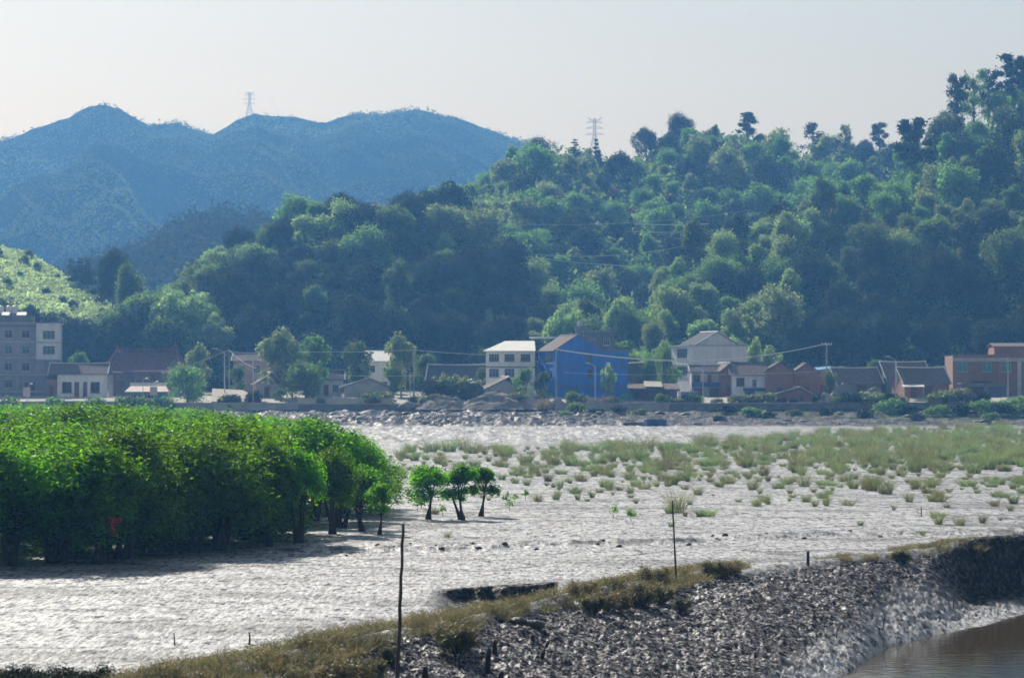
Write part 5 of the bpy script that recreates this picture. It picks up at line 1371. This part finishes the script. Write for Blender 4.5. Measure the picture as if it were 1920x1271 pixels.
t_ = thing('clothes_line', 'line between two poles holding the lilac cloth', 'clothes line', (wx(1275, D), D - 1.6, vz(0, D)))
MB().tube([(-.15, .1, -.3), (-.15, .1, 2.0)], .04, 6).build('pole', STEEL, t_); MB().tube([(3.1, .1, -.3), (3.1, .1, 2.0)], .04, 6).build('pole', STEEL, t_); MB().tube([(-.15, .07, 1.95), (1.5, .07, 1.88), (3.1, .07, 1.95)], .02, 5).build('line', WIREM, t_)

D = 548; w_ = 11.8; d_ = 9.5; zb0 = 4.7; h = wz(649, D) - zb0; rot = 17
f2 = h - 3.55
r_, zb = house('white_gabled_house', 'white three storey house with a blank gable wall and windows on its narrow face', 'house', 1346, D, w_, d_, h, rot, OFFW,
    {'left': [(3.0, 8.6, h - 2.35, h - .45, 'w', GLASS_G, FRAME, 4), (3.0, 8.6, f2 - 2.2, f2 - .3, 'w', GLASS_G, FRAME, 4)], 'front': [(4.5, 5.4, .2, 2.3, 'd')]}, z=zb0)
MB().box(-w_ / 2 - .25, w_ / 2 + .25, -.25, d_ + .25, h + .003, h + .22).build('roof_slab', CONC, r_)
MB().poly([(-w_ / 2 + 1.6, .3, h + .22), (w_ / 2 - 1.6, .3, h + .22), (0, .3, h + 2.6)]).poly([(-w_ / 2 + 1.6, d_ - .3, h + .22), (0, d_ - .3, h + 2.6), (w_ / 2 - 1.6, d_ - .3, h + .22)]).build('gable', OFFW, r_)
gable_roof(r_, -w_ / 2 + 1.6, w_ / 2 - 1.6, .35, d_ - .35, h + .2, 2.4, 'front', .5, TILE_D, .35, edge_m=OFFW)
MB().obox((-w_ / 2, d_), (0, -1), .2, d_ - .1, f2 - .12, f2 + .12, .003, .12).build('floor_band', CONC, r_)
D = 533; t_, zb = house('blue_fronted_shop', 'low building with a bright blue sheet band and brown shutters before the white gabled house', 'building', 1331, D, px_w(1293, 1362, D), 6, 4.6, 0, CONC, {'front': [(.3, 1.6, 2.9, 4.2, 'w', GLASS, FRAME_D, 2), (3.0, 3.7, 2.4, 4.3, 'd'), (5.0, 6.2, 2.9, 4.2, 'w', GLASS_B, FRAME, 2), (.5, 2.3, .0, 1.7, 'd', FRAME_D), (3.3, 5.6, .0, 1.7, 'd', FRAME_D)]})
MB().box(-3.4, 3.2, -.5, -.02, 1.9, 2.7).build('blue_band', BLUE_D, t_)
gable_roof(t_, -3.4, 3.4, 0, 6, 4.6, 1.1, 'side', .5, TILE_D, .4)
t_, zb = house('brick_gabled_annex', 'narrow brick house with a tiled gable roof beside the blue fronted shop', 'house', 1368, 531, 2.9, 8, 5.0, 10, BRICK, {'front': [(.9, 1.9, .1, 2.1, 'd')]}, gable=('front', 1.2, .5))
gable_roof(t_, -1.45, 1.45, 0, 8, 5.0, 1.2, 'front', .5, TILE, .4)
D = 528; w_ = px_w(1373, 1436, D); 
t_, zb = house('tiled_white_house', 'white fronted house with tiled roof and blue sheet, joined to the brick gables', 'house', 1404, D, w_, 8, 4.2, 0, OFFW, {'front': [(.8, 2.3, 2.1, 3.6, 'w', GLASS, FRAME_D, 2), (3.7, 4.5, 1.9, 3.3, 'w', GLASS_B, FRAME, 2), (2.4, 4.2, -.1, 1.2, 'd', FRAME_D)]})
gable_roof(t_, -w_ / 2, w_ / 2, 0, 8, 4.2, 2.0, 'side', .5, TILE, .45, edge_m=TILE)
MB().box(w_ / 2 - 4.1, w_ / 2 - .1, -.3, -.02, 1.2, 1.75).build('blue_band', BLUE_D, t_)
D = 527
for px, ww, yr, lab in ((1462, px_w(1436, 1488, D), 681, 'red brick house with the first of the twin gable ends'), (1512, px_w(1489, 1534, D), 683, 'red brick house with the second of the twin gable ends')):
    zb0 = 4.6; top = wz(yr, D) - zb0; h = top - 1.5
    t_, zb = house('brick_gabled_house', lab, 'house', px, D, ww, 9, h, 0, BRICK, {'front': [(ww * .4, ww * .4 + 1.0, .1, 2.0, 'd')]}, z=zb0, gable=('front', 1.5, .5))
    gable_roof(t_, -ww / 2, ww / 2, 0, 9, h, 1.5, 'front', .5, TILE, .18, edge_m=TILE)
D = 520; w_ = px_w(1448, 1524, D)
t_, zb = house('small_brick_shed', 'small brick shed with a dark roof below the twin brick gables', 'shed', 1487, D, w_, 4.5, 1.1, 8, BRICK, {'front': [(4.9, 5.6, .0, 1.0, 'd')]}, gable=('front', 1.3, .66))
gable_roof(t_, -w_ / 2, w_ / 2, 0, 4.5, 1.1, 1.35, 'front', .66, TILE_D, .25)
t_, zb = house('blue_roofed_hut', 'brick hut with a bright blue sheet roof beside the utility pole', 'hut', 1543, 540, 3.6, 5, 4.8, 0, BRICK, {'front': [(1.2, 2.2, .2, 2.2, 'd')]})
MB().slab((-2.0, -.6, 4.85), (2.0, -.6, 5.25), (2.0, 5.4, 5.7), (-2.0, 5.4, 5.3), .12).build('roof', mat('bright_blue_sheet', (.10, .30, .62), .4, .1, 1), t_)

# ---- tile roofed sheds
for px, D, ww, hh, ri, rot, lab in ((1612, 535, 8.5, 2.6, 2.6, 12, 'long grey tiled shed at the back of the gravel heap'), (1703, 536, 8.2, 3.6, 2.7, 10, 'tiled shed with white verges rising behind the lower tiled shed'), (1738, 527, 8.6, 2.7, 2.6, 12, 'lower tiled shed with sunlit white verges in front of the brick block')):
    t_, zb = house('tiled_shed', lab, 'shed', px, D, ww, 7, hh, rot, BRICK if D < 530 else CONC_D, {'front': [(1.2, 2.3, .1, 1.9, 'd', FRAME_D), (3.6, 5.6, .1, 2.2, 'd', FRAME_D)]}, gable=('side', ri, .5))
    gable_roof(t_, -ww / 2, ww / 2, 0, 7, hh, ri, 'side', .5, TILE, .4, edge_m=METALROOF)
MB_ = thing('canopy_sheet', 'white sheet canopy over the door of the lower tiled shed', 'canopy', (wx(1712, 525), 525, vz(0, 525)))
MB().slab((-2.0, -1.0, 2.1), (2.0, -1.0, 2.1), (2.0, .6, 2.5), (-2.0, .6, 2.5), .06).build('sheet', METALROOF, MB_); [MB().tube([(sx, -.9, -.3), (sx, -.9, 2.05)], .05, 6).build('post', STEEL, MB_) for sx in (-1.8, 1.8)]
heap('rubble_heap', 'dark heap of debris between the gravel heap and the tiled sheds', 1640, 522, 90, 726, DIRT, 870, 3.6)

# ---- brick block with teal windows
BRICK_W = brick_mat('weathered_brick', (.33, .18, .145))
D = 540; w_ = px_w(1787, 1990, D); zb0 = 4.7; h = wz(667, D) - zb0; u = lambda a: (a - 1787) * D / F
zt_ = lambda y: wz(y, D) - zb0
ops = [(u(a), u(a) + 1.8, zt_(697), zt_(679), 'w', TEAL, FRAME, 2) for a in (1796, 1842, 1878, 1930, 1965)] + [(u(1820) , u(1862), .0, zt_(714), 'w', GLASS, FRAME_D, 2)]
t_, zb = house('brick_block', 'red brick block with teal windows and a pale concrete beam above them', 'building', 1888, D, w_, 10, h, 0, BRICK_W, {'front': ops}, z=zb0)
MB().box(-w_ / 2 - .1, w_ / 2, -.25, -.003, zt_(677.5), zt_(671)).build('beam', CONC, t_)
for a in (1908, 1870): MB().obox((-w_ / 2, 0), (1, 0), u(a), u(a) + .7, -.4, zt_(678), .003, .2).build('pillar', RIDGE if a == 1908 else BRICK, t_)
MB().box(-w_ / 2, w_ / 2, 0, .3, h + .003, h + .25).box(-w_ / 2, w_ / 2, 9.7, 10, h + .003, h + .25).build('parapet', BRICK_W, t_)
MB().box(u(1868) - w_ / 2, w_ / 2, 2, 9, h + .003, wz(650, D) - zb0).build('roof_room', BRICK, t_)
gable_roof(t_, u(1868) - w_ / 2, w_ / 2, 2, 9, wz(650, D) - zb0, .6, 'side', .5, TILE, .3, edge=False, name='upper_roof')
t_, zb = house('low_dark_shop', 'low dark open fronted shop under the brick block', 'shop', 1850, 531, 8.2, 5, 2.5, 0, CONC_D, {'front': [(.4, 3.6, .1, 2.0, 'w', GLASS, FRAME_D, 3), (4.4, 7.6, .1, 2.0, 'w', GLASS_B, FRAME_D, 3)]})
flat_roof(t_, 8.2, 5, 2.5, CONC_D, .5, .15)

# ---- sheds standing on the far mud
def mud_shed(px0, px1, y0, y1, D, m_, lab, roofm):
    X = wx((px0 + px1) / 2, D); w_ = px_w(px0, px1, D); zb = gz(X, D, False) - .1; h = wz(y0 + 2, D) - zb
    t_ = thing('mud_shed', lab, 'shed', (X, D, zb), radians(8))
    mb = MB(); wall_side(mb, (-w_ / 2, 0), (1, 0), w_, -.3, h, [(w_ * .3, w_ * .3 + .7, .0, h * .8)]); wall_side(mb, (w_ / 2, 0), (0, 1), 2.4, -.3, h, []); wall_side(mb, (w_ / 2, 2.4), (-1, 0), w_, -.3, h, []); wall_side(mb, (-w_ / 2, 2.4), (0, -1), 2.4, -.3, h, [])
    mb.build('wall', m_, t_); fit_door(t_, (-w_ / 2, 0), (1, 0), w_ * .3, w_ * .3 + .7, 0, h * .8, m_)
    MB().slab((-w_ / 2 - .12, -.2, h + .22), (w_ / 2 + .12, -.2, h + .36), (w_ / 2 + .12, 2.5, h + .2), (-w_ / 2 - .12, 2.5, h + .06), .1).build('roof', roofm, t_)
mud_shed(1213, 1250, 785, 809, 482, BLUE_D, 'small bright blue shed standing on the far edge of the mud', METALROOF)
mud_shed(1170, 1211, 793, 812, 484, CONC_D, 'low grey shed on the far mud next to the blue one', TILE)

# ---- street lamps and poles
def lamp_proto():
    root = link(bpy.data.objects.new('street_lamp', None))
    MB().tube([(0, 0, -.3), (0, 0, 3), (0, 0, 5.9)], [.09, .075, .05], 8).build('pole', STEEL, root, True)
    MB().tube([(0, 0, 5.85), (-.35, -.1, 6.15), (-1.0, -.25, 6.45)], [.045, .04, .03], 6).build('arm', STEEL, root)
    h_ = MB().hexa([(-1.65, -.55, 6.42), (-.95, -.4, 6.36), (-.9, -.12, 6.36), (-1.6, -.27, 6.42), (-1.6, -.5, 6.54), (-.95, -.36, 6.52), (-.92, -.16, 6.52), (-1.58, -.3, 6.54)]).build('lamp_head', TANKM, root)
    MB().box(-.12, .12, -.12, .12, -.05, .25).build('base', CONC, root)
    return Proto(root)
LAMP = lamp_proto()
for px, yt, yb, D, rz, lab in ((421, 653, 735, 528, .1, 'street lamp standing before the brownish half hidden house'), (475, 670, 760, 515.5, .2, 'street lamp beside the foot of the pale ramp'), (769, 695, 748, 520, .1, 'street lamp just beside the tall pole by the leafy tree'),
                               (1116, 680, 750, 517, .1, 'street lamp in front of the blue house'), (1318, 689, 750, 519, .1, 'street lamp before the blue fronted shop'), (1680, 668, 745, 518, .1, 'street lamp in front of the tile roofed sheds')):
    zb = vz(0, D); s = (wz(yt, D) - zb) / 6.5
    LAMP.place((wx(px, D), D, zb), rz, s, lab, 'street lamp', 'street lamps along the village road')
def small_lamp_proto():
    root = link(bpy.data.objects.new('park_lamp', None))
    MB().tube([(0, 0, -.3), (0, 0, 3.2), (.15, 0, 3.6), (.5, 0, 3.7)], [.05, .045, .04, .03], 8).build('pole', STEEL, root, True)
    MB().lathe((.62, 0, 3.55), [(.28, 0), (.26, .1), (.1, .22), (.03, .24)], 12).build('lamp_shade', TANKM, root, True)
    return Proto(root)
PLAMP = small_lamp_proto()
for px, yt, lab in ((53, 718, 'small white lamp over the sign board before the apartment block'), (268, 708, 'small white lamp at the temple wall, nearer the single storey house'), (288, 714, 'small white lamp above the sign board by the kiosk')):
    D = 516; zb = vz(0, D); PLAMP.place((wx(px, D), D, zb), 0, (wz(yt, D) - zb) / 3.78, lab, 'lamp', 'small white lamps by the temple')
def pole(px, yt, D, lab, cross=True, r0=.16):
    zb = vz(0, D); t_ = thing('utility_pole', lab, 'utility pole', (wx(px, D), D, zb)); H_ = wz(yt, D) - zb
    MB().tube([(0, 0, -.4), (0, 0, H_ * .5), (0, 0, H_)], [r0, r0 * .85, r0 * .65], 8).build('pole', POLEC, t_, True)
    if cross:
        MB().box(-.95, .95, -.2, -.12, H_ - .35, H_ - .2).build('crossarm', STEEL, t_)
        for sx in (-.85, -.3, .3, .85): MB().lathe((sx, -.16, H_ - .2), [(.05, 0), (.09, .06), (.05, .16), (.09, .2), (.03, .28)], 8).build('insulator', TANKM, t_)
    return (wx(px, D), D, zb + H_ - .1)
pA = pole(776, 655, 523, 'tall bare utility pole by the leafy tree and street lamp', False)
pB = pole(1043, 655, 521, 'pale utility pole at the corner of the blue house', False, .13)
pC = pole(1550, 643, 525, 'utility pole with a crossarm beside the brick gables')
pD = pole(1890, 668, 524, 'pole in front of the brick block with teal windows', False, .13)
pE = pole(1241, 676, 525, 'thin pole half hidden by the creeper column', False, .08)
pF = pole(480, 672, 526, 'thin pole behind the street lamp at the ramp', False, .08)
pG = pole(430, 655, 545, 'pole where the slack wires meet, by the dark round tree', False, .1)
def wire(a, b, sag, r_, label, cat='cable', m_=None):
    a = np.array(a); b = np.array(b); n = 24
    pts = [tuple(a + (b - a) * t - np.array([0, 0, sag * 4 * t * (1 - t)])) for t in np.linspace(0, 1, n + 1)]
    o = MB().tube(pts, r_, 5).build('power_cable', m_ or WIREM); return tag(o, label, cat)
def wpt(px, py, D): return (wx(px, D), D, wz(py, D))
wire(pA, wpt(912, 665, 535.6), .12, .045, 'cable from the tall bare pole to the white two storey house')
wire(wpt(560, 660, 527), pA, .15, .04, 'cable between the roadside trees and the tall bare pole')
wire(wpt(1043, 655, 521), wpt(1262, 676, 524), .35, .13, 'thick bright cable crossing in front of the blue house')
wire(wpt(1262, 676, 524), pC, .9, .09, 'bright cable rising past the white gabled house to the crossarm pole')
wire(pG, wpt(480, 690, 526), .5, .03, 'upper slack wire dropping beside the pale ramp'); wire(wpt(440, 674, 530), wpt(490, 702, 526), .2, .03, 'lower slack wire dropping beside the pale ramp')
wire(wpt(345, 688, 545), pG, .1, .03, 'wire running from the temple roof corner to the pole')
wire(wpt(630, 703, 522), wpt(790, 703, 522), .2, .035, 'low cable passing in front of the low gabled house')
wire(wpt(1055, 698, 519), wpt(1250, 702, 519), .2, .025, 'thin wire low across the blue house wall')
wire(wpt(1250, 702, 519), wpt(1552, 695, 521), .3, .025, 'thin wire low across the brick gables')
for a, b, s_, r2, lab in (((860, 415, 640), (1420, 392, 680), 2.0, .03, 'highest faint power line crossing the wooded notch'), ((1190, 420, 660), (1330, 420, 660), .2, .09, 'short bright upper line glinting against the notch'), ((1185, 434, 658), (1300, 435, 660), .2, .09, 'short bright lower line glinting against the notch'),
                      ((1005, 477, 640), (1280, 462, 655), 1.2, .05, 'power line rising across the dark notch'), ((985, 481, 640), (1200, 500, 650), .3, .05, 'power line falling across the dark notch')):
    wire(wpt(*a), wpt(*b), s_, r2, lab, 'power line')

# ---- lattice pylons
LAT = mat('pylon_steel', (.42, .44, .46), .5, .1, .3)
def pylon(px, y0, y1, D, lab, horn=True):
    X = wx(px, D); zb = wz(y1, D); H_ = wz(y0, D) - zb; t_ = thing('lattice_pylon', lab, 'pylon', (X, D, zb)); r_ = .006 * H_
    def wd(z): return H_ * (.16 - .125 * min(1, z / (H_ * .55)) if z < H_ * .55 else .035)
    mb = MB(); lev = [0, .14, .27, .38, .48, .57, .66, .75, .84, .92, 1.0]
    for sx, sy in ((-1, -1), (1, -1), (1, 1), (-1, 1)): mb.tube([(sx * wd(z * H_) / 1, sy * wd(z * H_), z * H_ - (3 if z == 0 else 0)) for z in lev], r_, 4)
    for a, b in zip(lev[:-1], lev[1:]):
        za, zb_ = a * H_, b * H_; A, B = wd(za), wd(zb_)
        for sy in (-1, 1):
            mb.tube([(-A, sy * A, za), (B, sy * B, zb_)], r_ * .7, 4); mb.tube([(A, sy * A, za), (-B, sy * B, zb_)], r_ * .7, 4)
        for sx in (-1, 1): mb.tube([(sx * A, -A, za), (sx * B, B, zb_)], r_ * .7, 4)
    mb.build('mast', LAT, t_)
    for z, hw_ in ((.55, .24), (.72, .24), (.88, .22)):
        c = MB().tube([(-hw_ * H_, 0, z * H_), (hw_ * H_, 0, z * H_)], r_, 4)
        for sx in (-1, 1): c.tube([(sx * hw_ * H_, 0, z * H_), (sx * .035 * H_, 0, (z + .06) * H_)], r_ * .8, 4)
        c.build('crossarm', LAT, t_)
    if horn:
        c = MB()
        for sx in (-1, 1): c.tube([(0, 0, .9 * H_), (sx * .2 * H_, 0, 1.02 * H_)], r_, 4).tube([(sx * .2 * H_, 0, 1.02 * H_), (sx * .1 * H_, 0, .93 * H_)], r_ * .8, 4)
        c.build('earth_wire_peak', LAT, t_)
    return X, D, zb, H_
q1 = pylon(468, 173, 222, 1976, 'lattice pylon on top of the far blue mountain ridge')
q2 = pylon(1115, 222, 290, 1500, 'lattice pylon rising out of the trees on the back ridge')
X, D, zb, H_ = q1
for i, (px, py) in enumerate(((360, 238), (362, 243), (540, 212), (530, 205))):
    wire((X - (14 if i < 2 else -14), D, zb + H_ * (.72 if i % 2 else .88)), wpt(px, py, 1952), 6, .05, ('upper', 'lower', 'lower', 'upper')[i] + ' wire hanging from the far pylon ' + ('toward the mountain saddle' if i < 2 else 'toward the middle peak'), 'power line')

# ---- roadside trees and bushes
def ptree(p, px, D, yt, yb, Hp, wid, lab, cat='tree', group=None):
    X = wx(px, D); zb = vz(X, D); h = wz(yt, D) - zb; s = h / Hp
    p.place((X, D, zb - .1), rng.uniform(0, 6), (s * wid, s * wid, s), lab, cat, group)
VT = [tree_proto('village_tree', 900 + i, (3.6, 3.0, 3.4)[i], (8.5, 8, 7)[i], (1.2, 1.4, .3)[i], (17, 15, 19)[i], 4400, .22, (LEAF_PALE, LEAF, LEAF)[i], BARK_PALE, .16, .55, rmin=.14, rmax=.4, shell=.5) for i in range(3)]
DK = tree_proto('village_tree', 910, 3.4, 6.0, .3, 15, 5600, .18, LEAF, BARK, .2, .35, shell=.4, rmin=.16, rmax=.5)
ptree(DK, 352, 517, 686, 760, 6, 1.05, 'dense dark round tree beside the kiosk')
ptree(VT[0], 522, 534, 624, 745, 8.5, .85, 'tallest pale leafy roadside tree with separate tufts')
ptree(VT[0], 548, 531, 646, 745, 8.5, .8, 'pale leafy tree right beside the tallest roadside one')
ptree(VT[1], 588, 536, 632, 745, 8, .85, 'slender mid green tree beyond the pale leafy pair')
ptree(DK, 574, 522, 680, 750, 6, 1.0, 'dark round tree with feathery pale top before the slender one')
ptree(VT[2], 529, 516.5, 729, 760, 7, 1.35, 'low pale bush by the embankment below the pale leafy pair', 'bush')
ptree(VT[1], 668, 540, 643, 745, 8, .9, 'mid green tree in front of the white metal roofed house')
ptree(VT[0], 752, 533, 632, 745, 8.5, .8, 'open pale green tree between the white metal roof and the tall pole')
ptree(VT[1], 735, 531, 690, 745, 8, 1.0, 'dark shrubby tree under the open pale green one')
for px, yt, D, k in ((812, 700, 522, 0), (845, 692, 523, 1), (866, 700, 521, 0)): 
    X = wx(px, D); zb = vz(X, D); s = (wz(yt, D) - zb) / (9, 11)[k]
    BAMBOO[k].place((X, D, zb), rng.uniform(0, 6), (s * 1.9, s * 1.9, s), 'yellowish arching bamboo before the long roofed house', 'bamboo', 'bamboos before the long roofed house')
ptree(VT[2], 985, 521, 694, 745, 7, .72, 'leafy green bush before the white two storey house', 'bush'); ptree(VT[2], 1018, 519, 700, 745, 7, .62, 'bright drooping bush at the corner of the blue house', 'bush')
ptree(VT[0], 1142, 521, 686, 745, 8.5, .62, 'thin greyish tree in front of the blue house wall')
ptree(DK, 1246, 536, 650, 745, 6, .42, 'column of climbing creeper beside the white gabled house'); ptree(DK, 1222, 543, 664, 745, 6, .5, 'dark tree between the dark shed and the creeper column')
ptree(VT[0], 1415, 553, 640, 720, 8.5, .45, 'pale bushy tree behind the corner of the white gabled house')
ptree(DK, 1557, 522, 696, 745, 6, .55, 'narrow dark shrub tree beside the utility pole with crossarm')
GB = [tree_proto('bank_shrub', 920 + i, 1.5, 1.5, .1, 9, 900, .17, (LEAF_BAM, LEAF, LEAF_DARK)[i], BARK, .05, .5) for i in range(3)]
HAY = bush_proto(930, 1.0, 1.3, 1600, leaf_mat('dry_straw_leaves', (.42, .32, .16), (.4, .3, .14), .3, .03, .5))
def shrub(p, px, D, hpx, wid, lab, grp=None, name='shrub', H0=1.5):
    X = wx(px, D); z = gz(X, D); s = hpx * D / F / H0; p.place((X, D, z - .1), rng.uniform(0, 6), (s * wid, s * wid, s), lab, name, grp)
for px, hp in ((1755, 18), (1775, 22), (1797, 24), (1815, 16), (1785, 15)): shrub(GB[0], px, 516 + rng.uniform(0, 2), hp, 1.2, 'bright yellow green shrub on the wall before the brick block', 'bright shrubs before the brick block')
for px in (1380, 1400, 1420): shrub(GB[0], px, 517, 15, 1.2, 'bright green shrub at the foot of the tiled white house', 'bright shrubs at the tiled white house')
for px in (1300, 1270, 1345): shrub(GB[0], px, 516, 9, 1.6, 'low green shrub at the roadside below the lilac cloth', 'low shrubs below the lilac cloth')
for px in (790, 815, 835): shrub(GB[0], px, 517, 12, 1.9, 'low bright grass bank shrub above the long gravel heap', 'bright shrubs above the long gravel heap')
for px in (20, 103, 178, 232, 246, 270, 305): shrub(GB[1], px, 512.2, 26, 1.0, 'small pale shrub along the pink embankment wall', 'shrubs along the pink wall')
for px, hp in ((1095, 17), (1115, 13), (1140, 19), (1155, 15)): shrub(HAY, px, 515.5, hp, 1.3, 'heap of dry yellow plants before the blue house', 'dry yellow plants before the blue house', 'dry plant', 1.3)
for px, hp in ((1017, 34),): shrub(HAY, px, 508, hp, .95, 'tall tuft of dry reddish grass on the bank before the blue house', None, 'dry grass', 1.3)
for i, (px, D, hp) in enumerate(((1080, 506, 14), (1120, 505, 12), (1060, 500, 10), (1160, 505, 12), (1200, 503, 10), (1365, 503, 14), (1410, 500, 16), (1440, 497, 10), (1670, 505, 22), (1700, 504, 16), (1760, 500, 18), (1800, 502, 18), (1840, 504, 22), (1880, 500, 20), (1905, 506, 26), (1720, 494, 12), (1860, 494, 12), (1350, 492, 10), (1490, 500, 12), (1550, 502, 12), (1935, 500, 24), (1620, 498, 14))):
    shrub(GB[1 + i % 2], px, D, hp, 1.5, ('mid green' if i % 2 == 0 else 'dark green') + ' shrub growing on the rubble bank ' + ('below the blue house' if px < 1250 else 'below the brick gables' if px < 1600 else 'below the brick block'), 'shrubs on the rubble bank')
for px, hp in ((1870, 18), (1850, 12), (1895, 14)): shrub(HAY, px, 508, hp, 1.6, 'tan dry shrub on the bank below the brick block', 'tan dry shrubs on the bank', 'dry shrub', 1.3)
extra = [(640, 700, 545, 1, 'mid green tree between the low whitewashed house and the mid green pair'), (800, 668, 556, 2, 'bushy tree behind the near end of the long roofed house'), (905, 690, 541, 1, 'green tree squeezed between the long roofed house and the white two storey house'),
         (1183, 668, 551, 2, 'tree with a dense crown right behind the dark shed'), (1260, 690, 540, 2, 'low tree between the creeper column and the white gabled house'), (1440, 655, 556, 0, 'pale tree above the tiled white house roof'), (1580, 690, 548, 2, 'bushy tree behind the grey gravel heap'), (1640, 676, 552, 1, 'mid green tree behind the long grey tiled shed'),
         (445, 690, 552, 2, 'bushy tree beside the brownish house'), (150, 662, 556, 1, 'mid green tree behind the white single storey house'), (370, 650, 562, 0, 'pale tree behind the temple roof corner and the dark round tree'), (1765, 690, 549, 2, 'tree between the tiled sheds and the brick block')]
for px, yt, D, k, lab in extra: ptree(VT[k], px, D, yt, 745, (8.5, 8, 7)[k], .8, lab)
for i in range(34):
    px = rng.uniform(430, 1920); hp = rng.uniform(8, 20)
    where = 'between the ramp and the yellowish wall' if px < 740 else 'near the gravel heaps' if px < 1040 else 'along the wall before the blue house' if px < 1260 else 'along the wall before the brick gables' if px < 1560 else 'along the wall before the tiled sheds'
    kx = rng.randrange(3); shrub(GB[kx], px, rng.uniform(514.8, 518), hp, rng.uniform(1, 1.8), ('bright', 'mid', 'dark')[kx] + ' green roadside shrub ' + where, ('bright', 'mid', 'dark')[kx] + ' roadside shrubs ' + where)
RUB = [mat('rubble_stone', (.30, .29, .285), .8, .4, 2, .6, 6), ROCK]
for i in range(64):
    px = rng.uniform(620, 1930); D = rng.uniform(484, 510); X = wx(px, D); s = rng.uniform(.25, .75)
    rock('rubble_stone', X, D, gz(X, D) + s * .15, s * rng.uniform(1, 1.8), s, s * .65, 900 + i % 40, RUB[i % 2], ('pale' if i % 2 == 0 else 'dark') + ' stone lying on the rubble bank ' + ('before the gravel heaps' if px < 1040 else 'below the blue house' if px < 1260 else 'below the brick houses'), 'stone', ('pale' if i % 2 == 0 else 'dark') + ' stones on the rubble bank ' + ('before the gravel heaps' if px < 1040 else 'below the blue house' if px < 1260 else 'below the brick houses'))
print('objects', len(bpy.data.objects))

# patterns that ended up with no place of their own are removed again
for p in Proto.every:
    if not p.used:
        for c, gs in p.kids:
            for g in gs: bpy.data.objects.remove(g)
            bpy.data.objects.remove(c)
        bpy.data.objects.remove(p.root)
